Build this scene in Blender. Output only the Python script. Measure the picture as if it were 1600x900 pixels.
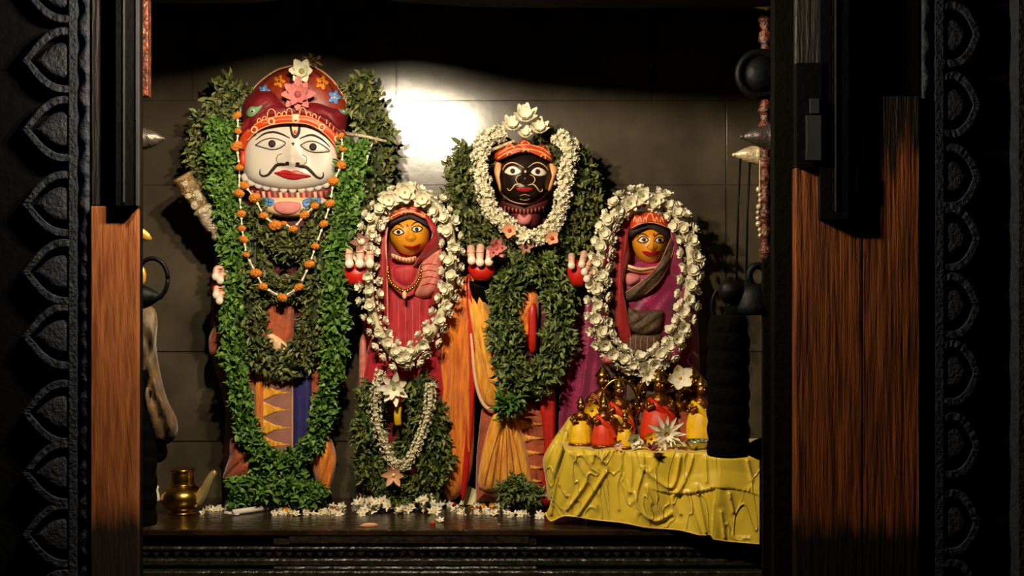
import bpy, math, random
from mathutils import Vector, Matrix, noise
random.seed(7)
R = random.random
def U(a, b): return a + (b - a) * R()
PI = math.pi
for o in list(bpy.data.objects): bpy.data.objects.remove(o)
SC = bpy.context.scene
COL = SC.collection
F = 2000.0          # focal length of the camera in pixels of a 1600 px wide frame
CZ = 1.30           # camera height
FLZ = CZ - 0.68     # top of the stone plinth
# ---------------------------------------------------------------- camera
cam = bpy.data.cameras.new('camera'); cam.sensor_width = 36; cam.lens = 45
co = bpy.data.objects.new('camera', cam); COL.objects.link(co)
co.location = (0, 0, CZ); co.rotation_euler = (PI/2, 0, 0); SC.camera = co
# ---------------------------------------------------------------- world, lamps, exposure
w = bpy.data.worlds.new('world'); SC.world = w; w.use_nodes = True
w.node_tree.nodes['Background'].inputs[0].default_value = (0.5, 0.6, 0.8, 1)
w.node_tree.nodes['Background'].inputs[1].default_value = 0.006
def point(name, loc, power, color, radius):
    l = bpy.data.lights.new(name, 'POINT'); l.energy = power; l.color = color; l.shadow_soft_size = radius
    o = bpy.data.objects.new(name, l); COL.objects.link(o); o.location = loc; return o
WARM = (1.0, 0.84, 0.60)
point('lamp_bulb', (-0.49, 2.60, CZ + 0.745), 50, WARM, 0.022)
point('lamp_bulb', (-0.30, 2.60, CZ + 0.735), 58, WARM, 0.026)
# added fill light on the hall side, high up behind the viewer
l = bpy.data.lights.new('hall_fill', 'AREA'); l.energy = 190; l.color = (1.0, 0.88, 0.70); l.shape = 'RECTANGLE'; l.size = 1.2; l.size_y = 0.15
o = bpy.data.objects.new('hall_fill', l); COL.objects.link(o); o.location = (-0.9, -1.2, 2.9)
o.rotation_euler = (Vector((0, 3, 1.2)) - o.location).to_track_quat('-Z', 'Y').to_euler()
vs = SC.view_settings; vs.view_transform = 'Standard'; vs.look = 'None'; vs.gamma = 1; vs.exposure = 0.22
vs.use_curve_mapping = False

# ---------------------------------------------------------------- helpers
def P(px, py, Y): return Vector(((px - 800) / F * Y, Y, CZ - (py - 450) / F * Y))
def lin(c):
    return tuple((v / 12.92 if v <= .04045 else ((v + .055) / 1.055) ** 2.4) for v in [x / 255 for x in c])
MATS = {}
def mat(name, rgb, rough=.6, metal=0, var=.25, scale=30, bump=.0, bscale=60, coat=0, sheen=0, stretch=None, rgb2=None, spec=.5, attr=False, sss=0):
    if name in MATS: return MATS[name]
    m = bpy.data.materials.new(name); m.use_nodes = True; nt = m.node_tree; b = nt.nodes['Principled BSDF']
    b.inputs['Roughness'].default_value = rough; b.inputs['Metallic'].default_value = metal
    b.inputs['Coat Weight'].default_value = coat; b.inputs['Sheen Weight'].default_value = sheen
    b.inputs['Specular IOR Level'].default_value = spec
    tc = nt.nodes.new('ShaderNodeTexCoord'); vec = tc.outputs['Object']
    if stretch:
        mp = nt.nodes.new('ShaderNodeMapping'); mp.inputs['Scale'].default_value = stretch
        nt.links.new(vec, mp.inputs[0]); vec = mp.outputs[0]
    n = nt.nodes.new('ShaderNodeTexNoise'); n.inputs['Scale'].default_value = scale; n.inputs['Detail'].default_value = 6
    nt.links.new(vec, n.inputs['Vector'])
    cr = nt.nodes.new('ShaderNodeValToRGB'); c = lin(rgb); c2 = lin(rgb2) if rgb2 else tuple(v * (1 - var) for v in c)
    cr.color_ramp.elements[0].position = .35; cr.color_ramp.elements[1].position = .65
    cr.color_ramp.elements[0].color = (*c2, 1); cr.color_ramp.elements[1].color = (*c, 1)
    nt.links.new(n.outputs['Fac'], cr.inputs[0]); out = cr.outputs[0]
    if attr:
        a = nt.nodes.new('ShaderNodeAttribute'); a.attribute_name = 'Col'
        mx = nt.nodes.new('ShaderNodeMix'); mx.data_type = 'RGBA'; mx.blend_type = 'MULTIPLY'; mx.inputs[0].default_value = 1
        nt.links.new(out, mx.inputs[6]); nt.links.new(a.outputs['Color'], mx.inputs[7]); out = mx.outputs[2]
    nt.links.new(out, b.inputs['Base Color'])
    if bump:
        n2 = nt.nodes.new('ShaderNodeTexNoise'); n2.inputs['Scale'].default_value = bscale; n2.inputs['Detail'].default_value = 5
        nt.links.new(vec, n2.inputs['Vector'])
        bp = nt.nodes.new('ShaderNodeBump'); bp.inputs['Strength'].default_value = bump; bp.inputs['Distance'].default_value = .01
        nt.links.new(n2.outputs['Fac'], bp.inputs['Height']); nt.links.new(bp.outputs[0], b.inputs['Normal'])
    MATS[name] = m; return m
WORLD = {}
class MB:
    def __init__(s): s.v = []; s.f = []; s.mi = []; s.c = []; s.cur = 0; s.col = (1, 1, 1)
    def V(s, p): s.v.append(tuple(p)); return len(s.v) - 1
    def Fc(s, *i): s.f.append(i); s.mi.append(s.cur); s.c.append(s.col)
    def box(s, a, b):
        x0, y0, z0 = a; x1, y1, z1 = b
        k = [s.V(p) for p in ((x0,y0,z0),(x1,y0,z0),(x1,y1,z0),(x0,y1,z0),(x0,y0,z1),(x1,y0,z1),(x1,y1,z1),(x0,y1,z1))]
        for q in ((0,3,2,1),(4,5,6,7),(0,1,5,4),(1,2,6,5),(2,3,7,6),(3,0,4,7)): s.Fc(*[k[i] for i in q])
    def pbox(s, x0, y0, x1, y1, Ya, Yb):           # box whose front face spans these pixels at depth Ya
        p = P(x0, y1, Ya); q = P(x1, y0, Ya); s.box((p.x, Ya, p.z), (q.x, Yb, q.z))
    def tube(s, pts, rad, seg=8, flat=1.0):
        pts = [Vector(p) for p in pts]; n = len(pts)
        if not isinstance(rad, (list, tuple)): rad = [rad] * n
        up = Vector((0, 1, 0)); rings = []
        for i, p in enumerate(pts):
            t = (pts[min(n-1, i+1)] - pts[max(0, i-1)])
            if t.length < 1e-9: t = Vector((0, 0, 1))
            t.normalize(); a = t.cross(up)
            if a.length < .05: a = t.cross(Vector((1, 0, 0)))
            a.normalize(); b = t.cross(a)
            rings.append([s.V(p + (a * math.cos(2*PI*k/seg) + b * math.sin(2*PI*k/seg) * flat) * rad[i]) for k in range(seg)])
        for i in range(n-1):
            for k in range(seg):
                s.Fc(rings[i][k], rings[i][(k+1) % seg], rings[i+1][(k+1) % seg], rings[i+1][k])
        s.Fc(*rings[0][::-1]); s.Fc(*rings[-1])
    def ball(s, c, r, sx=1, sy=1, sz=1, seg=12, rings=8):
        c = Vector(c); rr = []
        for i in range(rings+1):
            th = PI*i/rings
            rr.append([s.V(c + Vector((r*sx*math.sin(th)*math.cos(2*PI*k/seg), r*sy*math.sin(th)*math.sin(2*PI*k/seg), r*sz*math.cos(th)))) for k in range(seg)])
        for i in range(rings):
            for k in range(seg): s.Fc(rr[i][k], rr[i+1][k], rr[i+1][(k+1)%seg], rr[i][(k+1)%seg])
    def lathe(s, c, prof, seg=32, axis='z', wob=None):
        c = Vector(c); rr = []
        for (r, h) in prof:
            ring = []
            for k in range(seg):
                a = 2*PI*k/seg; q = r * (1 + (wob(a, h) if wob else 0))
                d = Vector((q*math.cos(a), q*math.sin(a), h)) if axis == 'z' else Vector((h, q*math.cos(a), q*math.sin(a)))
                ring.append(s.V(c + d))
            rr.append(ring)
        for i in range(len(rr)-1):
            for k in range(seg): s.Fc(rr[i][k], rr[i][(k+1)%seg], rr[i+1][(k+1)%seg], rr[i+1][k])
        s.Fc(*rr[0][::-1]); s.Fc(*rr[-1])
    def prism(s, pts, Ya, Yb, bev=0):              # outline in pixels at depth Ya, extruded back to Yb
        f = [P(x, y, Ya) for x, y in pts]; n = len(f)
        cx = sum((p.x for p in f))/n; cz = sum((p.z for p in f))/n
        a = [s.V((p.x + (cx-p.x)*bev, Ya, p.z + (cz-p.z)*bev)) for p in f]
        b = [s.V((p.x, Ya + abs(bev)*.02 + .001, p.z)) for p in f]
        c = [s.V((p.x, Yb, p.z)) for p in f]
        s.Fc(*a); s.Fc(*c[::-1])
        for r0, r1 in ((a, b), (b, c)):
            for k in range(n): s.Fc(r0[k], r1[k], r1[(k+1)%n], r0[(k+1)%n])
    def build(s, name, m, parent=None, smooth=True, origin=None):
        if not isinstance(m, (list, tuple)): m = [m]
        me = bpy.data.meshes.new(name)
        if parent is not None: off = WORLD[parent.name]
        elif origin is not None: off = Vector(origin)
        else:
            xs = [q[0] for q in s.v]; ys = [q[1] for q in s.v]; zs = [q[2] for q in s.v]
            off = Vector(((min(xs)+max(xs))/2, (min(ys)+max(ys))/2, min(zs)))
        me.from_pydata([(a-off.x, b-off.y, c-off.z) for a, b, c in s.v], [], s.f)
        for x in m: me.materials.append(x)
        me.polygons.foreach_set('material_index', s.mi)
        me.polygons.foreach_set('use_smooth', [smooth]*len(s.f))
        at = me.color_attributes.new('Col', 'FLOAT_COLOR', 'CORNER'); buf = []
        for fc, c in zip(s.f, s.c): buf.extend([c[0], c[1], c[2], 1.0]*len(fc))
        at.data.foreach_set('color', buf); me.update()
        ob = bpy.data.objects.new(name, me); COL.objects.link(ob)
        if parent is not None: ob.parent = parent
        else: ob.location = off
        WORLD[ob.name] = Vector(off) if parent is None else WORLD[parent.name]
        return ob
def tag(o, label=None, cat=None, group=None, kind=None):
    if label: o['label'] = label
    if cat: o['category'] = cat
    if group: o['group'] = group
    if kind: o['kind'] = kind
    return o
def empty(name, loc, label=None, cat=None, group=None):
    o = bpy.data.objects.new(name, None); COL.objects.link(o); o.location = loc; o.empty_display_size = .05
    WORLD[o.name] = Vector(loc); return tag(o, label, cat, group)
def cr(pts, n=8, closed=False):                    # Catmull-Rom through points of any dimension
    out = []; m = len(pts)
    g = (lambda i: pts[i % m]) if closed else (lambda i: pts[max(0, min(m-1, i))])
    for i in range(m if closed else m-1):
        a, b, c, d = g(i-1), g(i), g(i+1), g(i+2)
        for k in range(n):
            t = k/n
            out.append(tuple(.5*((2*b[j]) + (-a[j]+c[j])*t + (2*a[j]-5*b[j]+4*c[j]-d[j])*t*t + (-a[j]+3*b[j]-3*c[j]+d[j])*t**3) for j in range(len(b))))
    if not closed: out.append(tuple(pts[-1]))
    return out
class Relief:
    """a rounded body with a front outline, real thickness and surface bumps"""
    def __init__(s, outline, Y, bulge, center=None, p=3.0, bumps=(), folds=None, smooth=4, back=.5):
        s.o = cr(outline, smooth, True) if smooth else list(outline)
        n = len(s.o); s.c = center or (sum(q[0] for q in s.o)/n, sum(q[1] for q in s.o)/n)
        s.Y = Y; s.b = bulge; s.p = p; s.bumps = bumps; s.folds = folds; s.back = back; s.tab = []
        for k in range(180):
            a = 2*PI*k/180; dx, dy = math.cos(a), math.sin(a); best = 1
            for i in range(n):
                x1, y1 = s.o[i][0]-s.c[0], s.o[i][1]-s.c[1]; x2, y2 = s.o[(i+1)%n][0]-s.c[0], s.o[(i+1)%n][1]-s.c[1]
                ex, ey = x2-x1, y2-y1; den = dx*ey - dy*ex
                if abs(den) < 1e-9: continue
                t = (x1*ey - y1*ex)/den; u = (x1*dy - y1*dx)/den
                if t > 0 and -1e-6 <= u <= 1+1e-6: best = max(best, t)
            s.tab.append(best)
    def T(s, x, y):
        dx, dy = x-s.c[0], y-s.c[1]; a = math.atan2(dy, dx) % (2*PI) / (2*PI) * 180
        i = int(a) % 180; f = a-int(a); r = s.tab[i]*(1-f) + s.tab[(i+1) % 180]*f
        return min(1, math.hypot(dx, dy)/r)
    def D(s, x, y, t=None):
        t = s.T(x, y) if t is None else t
        d = s.b*math.sqrt(max(0, 1-t**s.p))
        for (bx, by, sx, sy, h) in s.bumps: d += h*math.exp(-((x-bx)/sx)**2-((y-by)/sy)**2)
        if s.folds: d += s.folds(x, y)*(1-t**8)
        return s.Y - d
    def mesh(s, mb, rings=14):
        n = len(s.o); ts = [math.sin(PI/2*(i+1)/rings) for i in range(rings)]; ts[-1] = 1
        c = mb.V(P(s.c[0], s.c[1], s.D(s.c[0], s.c[1], 0))); prev = None; out = None
        for t in ts:
            cur = []
            for q in s.o:
                x, y = s.c[0]+(q[0]-s.c[0])*t, s.c[1]+(q[1]-s.c[1])*t
                cur.append(mb.V(P(x, y, s.D(x, y, t))))
            for k in range(n):
                if prev is None: mb.Fc(c, cur[(k+1) % n], cur[k])
                else: mb.Fc(prev[k], prev[(k+1) % n], cur[(k+1) % n], cur[k])
            prev = cur
        for t in (.85, .5):
            cur = []
            for q in s.o:
                x, y = s.c[0]+(q[0]-s.c[0])*t, s.c[1]+(q[1]-s.c[1])*t
                d = s.b*s.back*math.sqrt(1-t**s.p); Y = s.Y + d
                cur.append(mb.V(P(x, y, Y)))
            for k in range(n): mb.Fc(prev[k], prev[(k+1) % n], cur[(k+1) % n], cur[k])
            prev = cur
        mb.Fc(*prev)
        return mb
    def obj(s, name, m, parent=None, rings=14): return s.mesh(MB(), rings).build(name, m, parent)
    # painted / modelled marks that follow the surface
    def stroke(s, mb, pts, wd, lift=.0015, n=6):
        q = cr(pts, n); m = len(q)
        if not isinstance(wd, (list, tuple)): wd = [wd, wd]
        rows = []
        for i, (x, y) in enumerate(q):
            a = q[max(0, i-1)]; b = q[min(m-1, i+1)]; dx, dy = b[0]-a[0], b[1]-a[1]; L = math.hypot(dx, dy) or 1
            u = i/(m-1)*(len(wd)-1); k = min(int(u), len(wd)-2); w_ = (wd[k]*(1-(u-k)) + wd[k+1]*(u-k))/2
            nx, ny = -dy/L*w_, dx/L*w_
            rows.append([mb.V(P(x+nx*e, y+ny*e, s.D(x+nx*e, y+ny*e) - lf)) for e, lf in ((-1, 0), (-.7, lift), (0, lift*1.5), (.7, lift), (1, 0))])
        for i in range(m-1):
            for k in range(4): mb.Fc(rows[i][k], rows[i][k+1], rows[i+1][k+1], rows[i+1][k])
    def patch(s, mb, pts, lift=.0015, smooth=4, rings=4):
        q = cr(pts, smooth, True) if smooth else pts; n = len(q); cx = sum(a[0] for a in q)/n; cy = sum(a[1] for a in q)/n
        c = mb.V(P(cx, cy, s.D(cx, cy)-lift)); prev = None
        for i in range(1, rings+2):
            t = min(1, i/rings); l = lift if i <= rings else -.001
            cur = []
            for a in q:
                x, y = cx+(a[0]-cx)*t, cy+(a[1]-cy)*t; cur.append(mb.V(P(x, y, s.D(x, y)-l)))
            for k in range(n):
                if prev is None: mb.Fc(c, cur[(k+1)%n], cur[k])
                else: mb.Fc(prev[k], prev[(k+1)%n], cur[(k+1)%n], cur[k])
            prev = cur
    def dot(s, mb, x, y, r, lift=.002, ry=None):
        s.patch(mb, [(x+r*math.cos(a*PI/5), y+(ry or r)*math.sin(a*PI/5)) for a in range(10)], lift, 0, 2)
    def ring(s, mb, x, y, r, w_=2, lift=.002):
        s.stroke(mb, [(x+r*math.cos(a*PI/5), y+r*math.sin(a*PI/5)) for a in range(11)], w_, lift, 2)

def leaf(mb, p, d, L, W, roll=None, cup=.25):
    d = Vector(d).normalized(); a = d.cross(Vector((U(-1,1), U(-1,1), U(-1,1))))
    if a.length < .01: a = d.cross(Vector((1, 0, 0)))
    a.normalize(); n = d.cross(a)
    q = lambda t, e, h: mb.V(p + d*L*t + a*W*e + n*W*h)
    b = q(0,0,0); l1 = q(.3,-.42,cup); l2 = q(.65,-.38,cup); r1 = q(.3,.42,cup); r2 = q(.65,.38,cup); m1 = q(.32,0,0); m2 = q(.66,0,-.05); t = q(1,0,-.25)
    mb.Fc(b, m1, l1); mb.Fc(l1, m1, m2, l2); mb.Fc(l2, m2, t); mb.Fc(b, r1, m1); mb.Fc(m1, r1, r2, m2); mb.Fc(m2, r2, t)
def path3(pts, Y, n=10):                           # pts (px,py) or (px,py,Y)
    return [P(a[0], a[1], a[2] if len(a) > 2 else Y) for a in cr([(q[0], q[1], q[2] if len(q) > 2 else Y) for q in pts], n)]
def along(path, u):
    x = u*(len(path)-1); i = min(int(x), len(path)-2); f = x-i
    return path[i].lerp(path[i+1], f), (path[i+1]-path[i]).normalized()
def leaf_rope(mb, path, rad, n, L, W, c1, c2, outward=.5, core=.6):
    mb.cur = 0; mb.col = (c1[0]*.5, c1[1]*.5, c1[2]*.5)
    mb.tube(path, [rad*core]*len(path), 8)
    for _ in range(n):
        u = R(); p, t = along(path, u); a = t.cross(Vector((0, 1, 0)))
        if a.length < .05: a = Vector((1, 0, 0))
        a.normalize(); b = a.cross(t).normalized(); th = U(0, 2*PI)
        o = a*math.cos(th) + b*math.sin(th); r = rad*U(.45, 1.0)*(1 + .25*math.sin(u*47))
        k = R(); s = U(.75, 1.2); mb.col = tuple((c1[j]*(1-k) + c2[j]*k)*s for j in range(3))
        d = o*outward + t*U(-1, 1) + Vector((U(-.5,.5), U(-.5,.3), U(-.7,.3)))
        leaf(mb, p + o*r, d, L*U(.7, 1.2), W*1.3*U(.7, 1.2))
def petal(mb, c, d, up, L, W, curl, seg=4, tipw=.2):
    a = d.cross(up).normalized(); rows = []
    for i in range(seg+1):
        t = i/seg; wd = W*(math.sin(PI*min(1, t*.85+.12)))**.8*.5 if i < seg else W*tipw*.5
        pt = c + d*L*t*(1-.12*curl*t) + up*L*curl*t*t
        rows.append((mb.V(pt - a*wd + up*W*.12), mb.V(pt - up*W*.05), mb.V(pt + a*wd + up*W*.12)))
    for i in range(seg):
        for k in range(2): mb.Fc(rows[i][k], rows[i][k+1], rows[i+1][k+1], rows[i+1][k])
def bloom_mb(n=5, L=.02, W=.012, curl=.3, layers=1, mb=None, c=Vector((0,0,0)), face=Vector((0,-1,0)), center=.004, rise=.25):
    mb = mb or MB(); f = Vector(face).normalized(); x = f.cross(Vector((0,0,1)))
    if x.length < .05: x = Vector((1,0,0))
    x.normalize(); y = f.cross(x)
    for l_ in range(layers):
        for i in range(n):
            a = 2*PI*(i + .5*l_)/n + U(-.12,.12); d = (x*math.cos(a) + y*math.sin(a) + f*(rise + .55*l_)).normalized()
            mb.cur = 0; petal(mb, c + f*.001*l_, d, f, L*(1-.2*l_)*U(.88,1.1), W*(1-.12*l_), curl)
    if center:
        mb.cur = 1; mb.ball(c + f*center*.8, center, seg=8, rings=5)
    mb.cur = 0
    return mb
def rot_rand(o, tilt=.8):
    o.rotation_euler = (U(-tilt, tilt), U(-PI, PI), U(-tilt, tilt))

# ---------------------------------------------------------------- materials
M = dict(
 stone=mat('carved_black_stone', (33,36,44), .65, var=.5, scale=45, bump=.7, bscale=110, spec=.22),
 stone2=mat('dark_stone_wall', (7,7,8), .8, var=.3, scale=20, bump=.4, spec=.06),
 tile=mat('polished_grey_stone', (90,80,64), .185, var=.35, scale=5, bump=.05, bscale=14, rgb2=(66,58,46), spec=1.0),
 plinth=mat('oiled_black_granite', (52,36,22), .2, var=.6, scale=14, bump=.35, bscale=40),
 plinthf=mat('oiled_black_granite_face', (44,37,29), .3, var=.6, scale=60, bump=.6, bscale=45),
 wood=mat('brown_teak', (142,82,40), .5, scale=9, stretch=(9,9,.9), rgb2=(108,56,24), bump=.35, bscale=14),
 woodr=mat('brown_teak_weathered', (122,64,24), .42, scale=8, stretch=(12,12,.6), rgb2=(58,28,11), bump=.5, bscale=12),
 woodd=mat('shaded_teak', (26,18,12), .6, scale=9, stretch=(9,9,.7), rgb2=(14,10,8), bump=.5, bscale=14),  # shade over the upper jambs is put into this wood colour
 woodblk=mat('black_teak', (7,5,4), .75, scale=9, bump=.3, spec=.07),  # black stops; the upper right board's shade is put into this colour too
 blk=mat('black_iron', (5,5,5), .55, scale=30, bump=.2, spec=.12),
 grey=mat('grey_steel_plate', (48,48,50), .5, metal=.2, scale=30),
 red_post=mat('painted_red_post', (96,44,22), .4, scale=60, rgb2=(36,17,10), bump=.8, bscale=80),
 leafg=mat('fresh_green_leaf', (255,255,255), .5, var=.15, scale=80, attr=True),
 white=mat('cream_petal', (238,230,204), .6, var=.08, scale=60),
 whiteg=mat('ivory_bud', (214,206,168), .6, var=.12, scale=60),
 yellowc=mat('yellow_stamen', (226,176,60), .6, var=.2, scale=60),
 greenc=mat('pale_green_calyx', (140,150,80), .6, var=.2, scale=60),
 mari=mat('orange_marigold', (236,140,40), .7, var=.35, scale=120, bump=.6, bscale=200),
 pinkp=mat('dusty_pink_petal', (214,128,124), .6, var=.15, scale=60),
 peachp=mat('peach_petal', (226,166,122), .6, var=.2, scale=60),
 facew=mat('white_painted_face', (204,194,180), .38, var=.04, scale=12),
 facey=mat('turmeric_yellow_face', (226,148,28), .38, var=.12, scale=14),
 faceb=mat('black_painted_face', (30,18,14), .35, var=.3, scale=20),
 dark=mat('dark_brown_paint', (34,10,9), .7, var=.2),
 lip=mat('red_lip_paint', (184,30,34), .4, var=.15),
 beige=mat('cream_paint', (240,196,150), .45, var=.1),
 ora=mat('orange_paint', (204,66,22), .42, var=.2, scale=60),
 orab=mat('light_orange_paint', (250,176,120), .42, var=.15, scale=60),
 redp=mat('vermilion_paint', (196,32,18), .42, var=.2, scale=60),
 maroon=mat('maroon_turban_cloth', (126,14,26), .6, var=.3, scale=40, bump=.2),
 dmaroon=mat('dark_maroon_cloth', (84,10,16), .65, var=.3, scale=40),
 blue=mat('blue_paint', (88,142,206), .5, var=.15),
 green=mat('green_paint', (120,170,120), .5, var=.15),
 amber=mat('amber_paint', (232,136,30), .5, var=.25, scale=80),
 nail=mat('white_nail_paint', (246,226,206), .35, var=.05),
 palm=mat('red_palm_paint', (206,30,18), .4, var=.12),
 fingerp=mat('pale_pink_finger', (236,186,160), .4, var=.1),
 silver=mat('embossed_silver', (236,216,180), .38, metal=.25, var=.4, scale=60, bump=1.0, bscale=120),
 brass=mat('aged_brass', (206,160,74), .26, metal=1, var=.3, scale=20, bump=.05),
 brassd=mat('dark_bronze', (150,92,44), .32, metal=.85, var=.5, scale=60, bump=.5),
 saffron=mat('saffron_silk', (240,140,30), .5, sheen=.4, scale=14, stretch=(8,8,1), rgb2=(196,92,22), bump=.3, bscale=20),
 gold=mat('golden_silk', (252,190,60), .42, sheen=.4, scale=14, stretch=(8,8,1), rgb2=(220,128,26), bump=.3),
 rust=mat('rust_orange_cloth', (180,84,40), .6, sheen=.3, scale=18, var=.4, bump=.3),
 mauve=mat('mauve_brown_silk', (166,110,92), .55, sheen=.3, scale=30, var=.2),
 navy=mat('navy_blue_cloth', (46,40,110), .6, scale=30, var=.3),
 crimson=mat('crimson_cloth', (188,16,34), .6, sheen=.3, scale=14, stretch=(9,9,1), rgb2=(150,10,26)),
 vred=mat('deep_red_veil', (162,16,22), .6, sheen=.3, scale=30, var=.25),
 pinkc=mat('pink_beige_silk', (222,140,122), .55, scale=40, rgb2=(190,104,90)),
 magenta=mat('magenta_silk', (158,12,84), .55, sheen=.4, scale=20, rgb2=(120,8,58), bump=.2),
 brownc=mat('brown_checked_cloth', (96,70,46), .65, scale=120, rgb2=(62,44,30), bump=.2),
 yellow=mat('yellow_satin', (226,192,50), .36, sheen=.3, scale=8, var=.1, bump=.06, bscale=30),
 olive=mat('olive_brown_cloth', (98,68,24), .6, sheen=.2, scale=30, rgb2=(60,40,14), bump=.2),
 yskirt=mat('bright_yellow_cloth', (246,196,24), .55, scale=40, var=.2),
 rskirt=mat('orange_red_cloth', (222,58,18), .55, scale=40, var=.2),
 paper=mat('white_paper', (226,216,200), .6, var=.08),
 cord=mat('cotton_cord', (190,170,120), .8, var=.2),
)

def wrinkle(m):
    nt = m.node_tree; b = nt.nodes['Principled BSDF']; tc = nt.nodes.new('ShaderNodeTexCoord')
    mp = nt.nodes.new('ShaderNodeMapping'); mp.inputs['Scale'].default_value = (9, 5, 4); mp.inputs['Rotation'].default_value = (0, .35, 0)
    nz = nt.nodes.new('ShaderNodeTexNoise'); nz.inputs['Scale'].default_value = 1.3; nz.inputs['Distortion'].default_value = 1.4; nz.inputs['Detail'].default_value = 1.5
    nt.links.new(tc.outputs['Object'], mp.inputs[0]); nt.links.new(mp.outputs[0], nz.inputs['Vector'])
    a = nt.nodes.new('ShaderNodeMath'); a.operation = 'SUBTRACT'; a.inputs[1].default_value = .5; nt.links.new(nz.outputs['Fac'], a.inputs[0])
    c = nt.nodes.new('ShaderNodeMath'); c.operation = 'ABSOLUTE'; nt.links.new(a.outputs[0], c.inputs[0])
    d = nt.nodes.new('ShaderNodeMapRange'); d.inputs[1].default_value = 0; d.inputs[2].default_value = .035; d.inputs[3].default_value = 1; d.inputs[4].default_value = 0; nt.links.new(c.outputs[0], d.inputs[0])
    bp = nt.nodes.new('ShaderNodeBump'); bp.inputs['Strength'].default_value = .7; bp.inputs['Distance'].default_value = .006
    nt.links.new(d.outputs[0], bp.inputs['Height']); nt.links.new(bp.outputs[0], b.inputs['Normal'])
wrinkle(M['yellow'])
def darken_ends(m, lo, hi, dark):                         # boards darken along the foot; at the head, shade is painted into the colour
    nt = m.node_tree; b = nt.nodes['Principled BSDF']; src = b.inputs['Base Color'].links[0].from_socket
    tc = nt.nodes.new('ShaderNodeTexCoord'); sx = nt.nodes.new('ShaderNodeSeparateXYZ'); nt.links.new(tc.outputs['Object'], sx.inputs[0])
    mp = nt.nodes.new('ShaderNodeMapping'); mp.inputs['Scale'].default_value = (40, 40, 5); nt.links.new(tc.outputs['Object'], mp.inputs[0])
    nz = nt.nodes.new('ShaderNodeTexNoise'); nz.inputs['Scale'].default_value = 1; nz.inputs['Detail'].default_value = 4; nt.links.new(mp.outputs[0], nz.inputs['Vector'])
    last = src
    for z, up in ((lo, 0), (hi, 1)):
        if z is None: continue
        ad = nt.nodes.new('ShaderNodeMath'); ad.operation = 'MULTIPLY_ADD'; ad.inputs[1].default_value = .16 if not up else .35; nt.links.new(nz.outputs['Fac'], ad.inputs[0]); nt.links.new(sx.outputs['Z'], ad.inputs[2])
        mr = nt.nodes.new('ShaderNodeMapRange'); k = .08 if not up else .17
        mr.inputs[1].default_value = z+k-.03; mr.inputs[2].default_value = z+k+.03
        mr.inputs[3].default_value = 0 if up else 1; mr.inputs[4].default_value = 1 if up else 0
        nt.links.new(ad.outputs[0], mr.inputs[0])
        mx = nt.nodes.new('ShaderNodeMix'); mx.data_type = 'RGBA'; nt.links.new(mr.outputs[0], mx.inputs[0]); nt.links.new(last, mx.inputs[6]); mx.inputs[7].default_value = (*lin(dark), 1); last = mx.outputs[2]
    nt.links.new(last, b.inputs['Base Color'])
darken_ends(M['wood'], .15, None, (34,22,14)); darken_ends(M['woodr'], .13, .99, (20,12,8))
# ================================================================ SETTING
def struct(o): o['kind'] = 'structure'; return o
WY = 4.15
# back wall: stone slabs with real joints, in one mesh
mb = MB(); base = P(0,0,WY)
rows = [(-330,22), (22,158), (158,290), (290,550), (550,690), (690,800)]
cuts = {0: [-60,330,620,1020,1500], 1: [-60,300,620,1020,1500], 2: [-60,330,620,1135,1500], 3: [-60,560,1135,1500], 4: [-60,420,840,1135,1500], 5: [-60,560,1000,1500]}
for i, (a, b) in enumerate(rows):
    c = cuts[i]
    for x0, x1 in zip(c, c[1:]):
        g = 1.5; q = [(x0+g, a+g), (x1-g, a+g), (x1-g, b-g), (x0+g, b-g)]
        f = [mb.V(P(x, y, WY)) for x, y in q]; bk = [mb.V(P(x+dx, y+dy, WY).xz.to_3d()) for (x, y), (dx, dy) in zip(q, ((0,0),)*4)]
        for k, (x, y) in enumerate(q):
            p = P(x, y, WY); ex = -.7 if k in (0,3) else .7; ey = -.7 if k < 2 else .7
            p2 = P(x+ex, y+ey, WY); mb.v[bk[k]] = (p2.x, WY+.006, p2.z)
        mb.Fc(f[0], f[3], f[2], f[1])
        for k in range(4): mb.Fc(f[k], f[(k+1)%4], bk[(k+1)%4], bk[k])
p = P(-60,800,WY); q = P(1500,-330,WY); mb.box((p.x, WY+.006, p.z), (q.x, WY+.12, q.z))
struct(mb.build('wall_back', M['tile'], smooth=False))
mb = MB(); mb.box((-1.62, 3.15, FLZ-.3), (-1.50, WY, CZ+1.5)); struct(mb.build('wall_left', M['tile'], smooth=False))
mb = MB(); mb.box((1.16, 3.15, FLZ-.3), (1.28, WY, CZ+1.5)); struct(mb.build('wall_right', M['tile'], smooth=False))
mb = MB(); mb.box((-4, -2, CZ+1.5), (4, WY+.12, CZ+1.6)); struct(mb.build('ceiling', M['stone2'], smooth=False))
mb = MB(); mb.box((-4, -2, -.1), (4, WY+.12, 0)); struct(mb.build('floor', M['stone2'], smooth=False))
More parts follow.
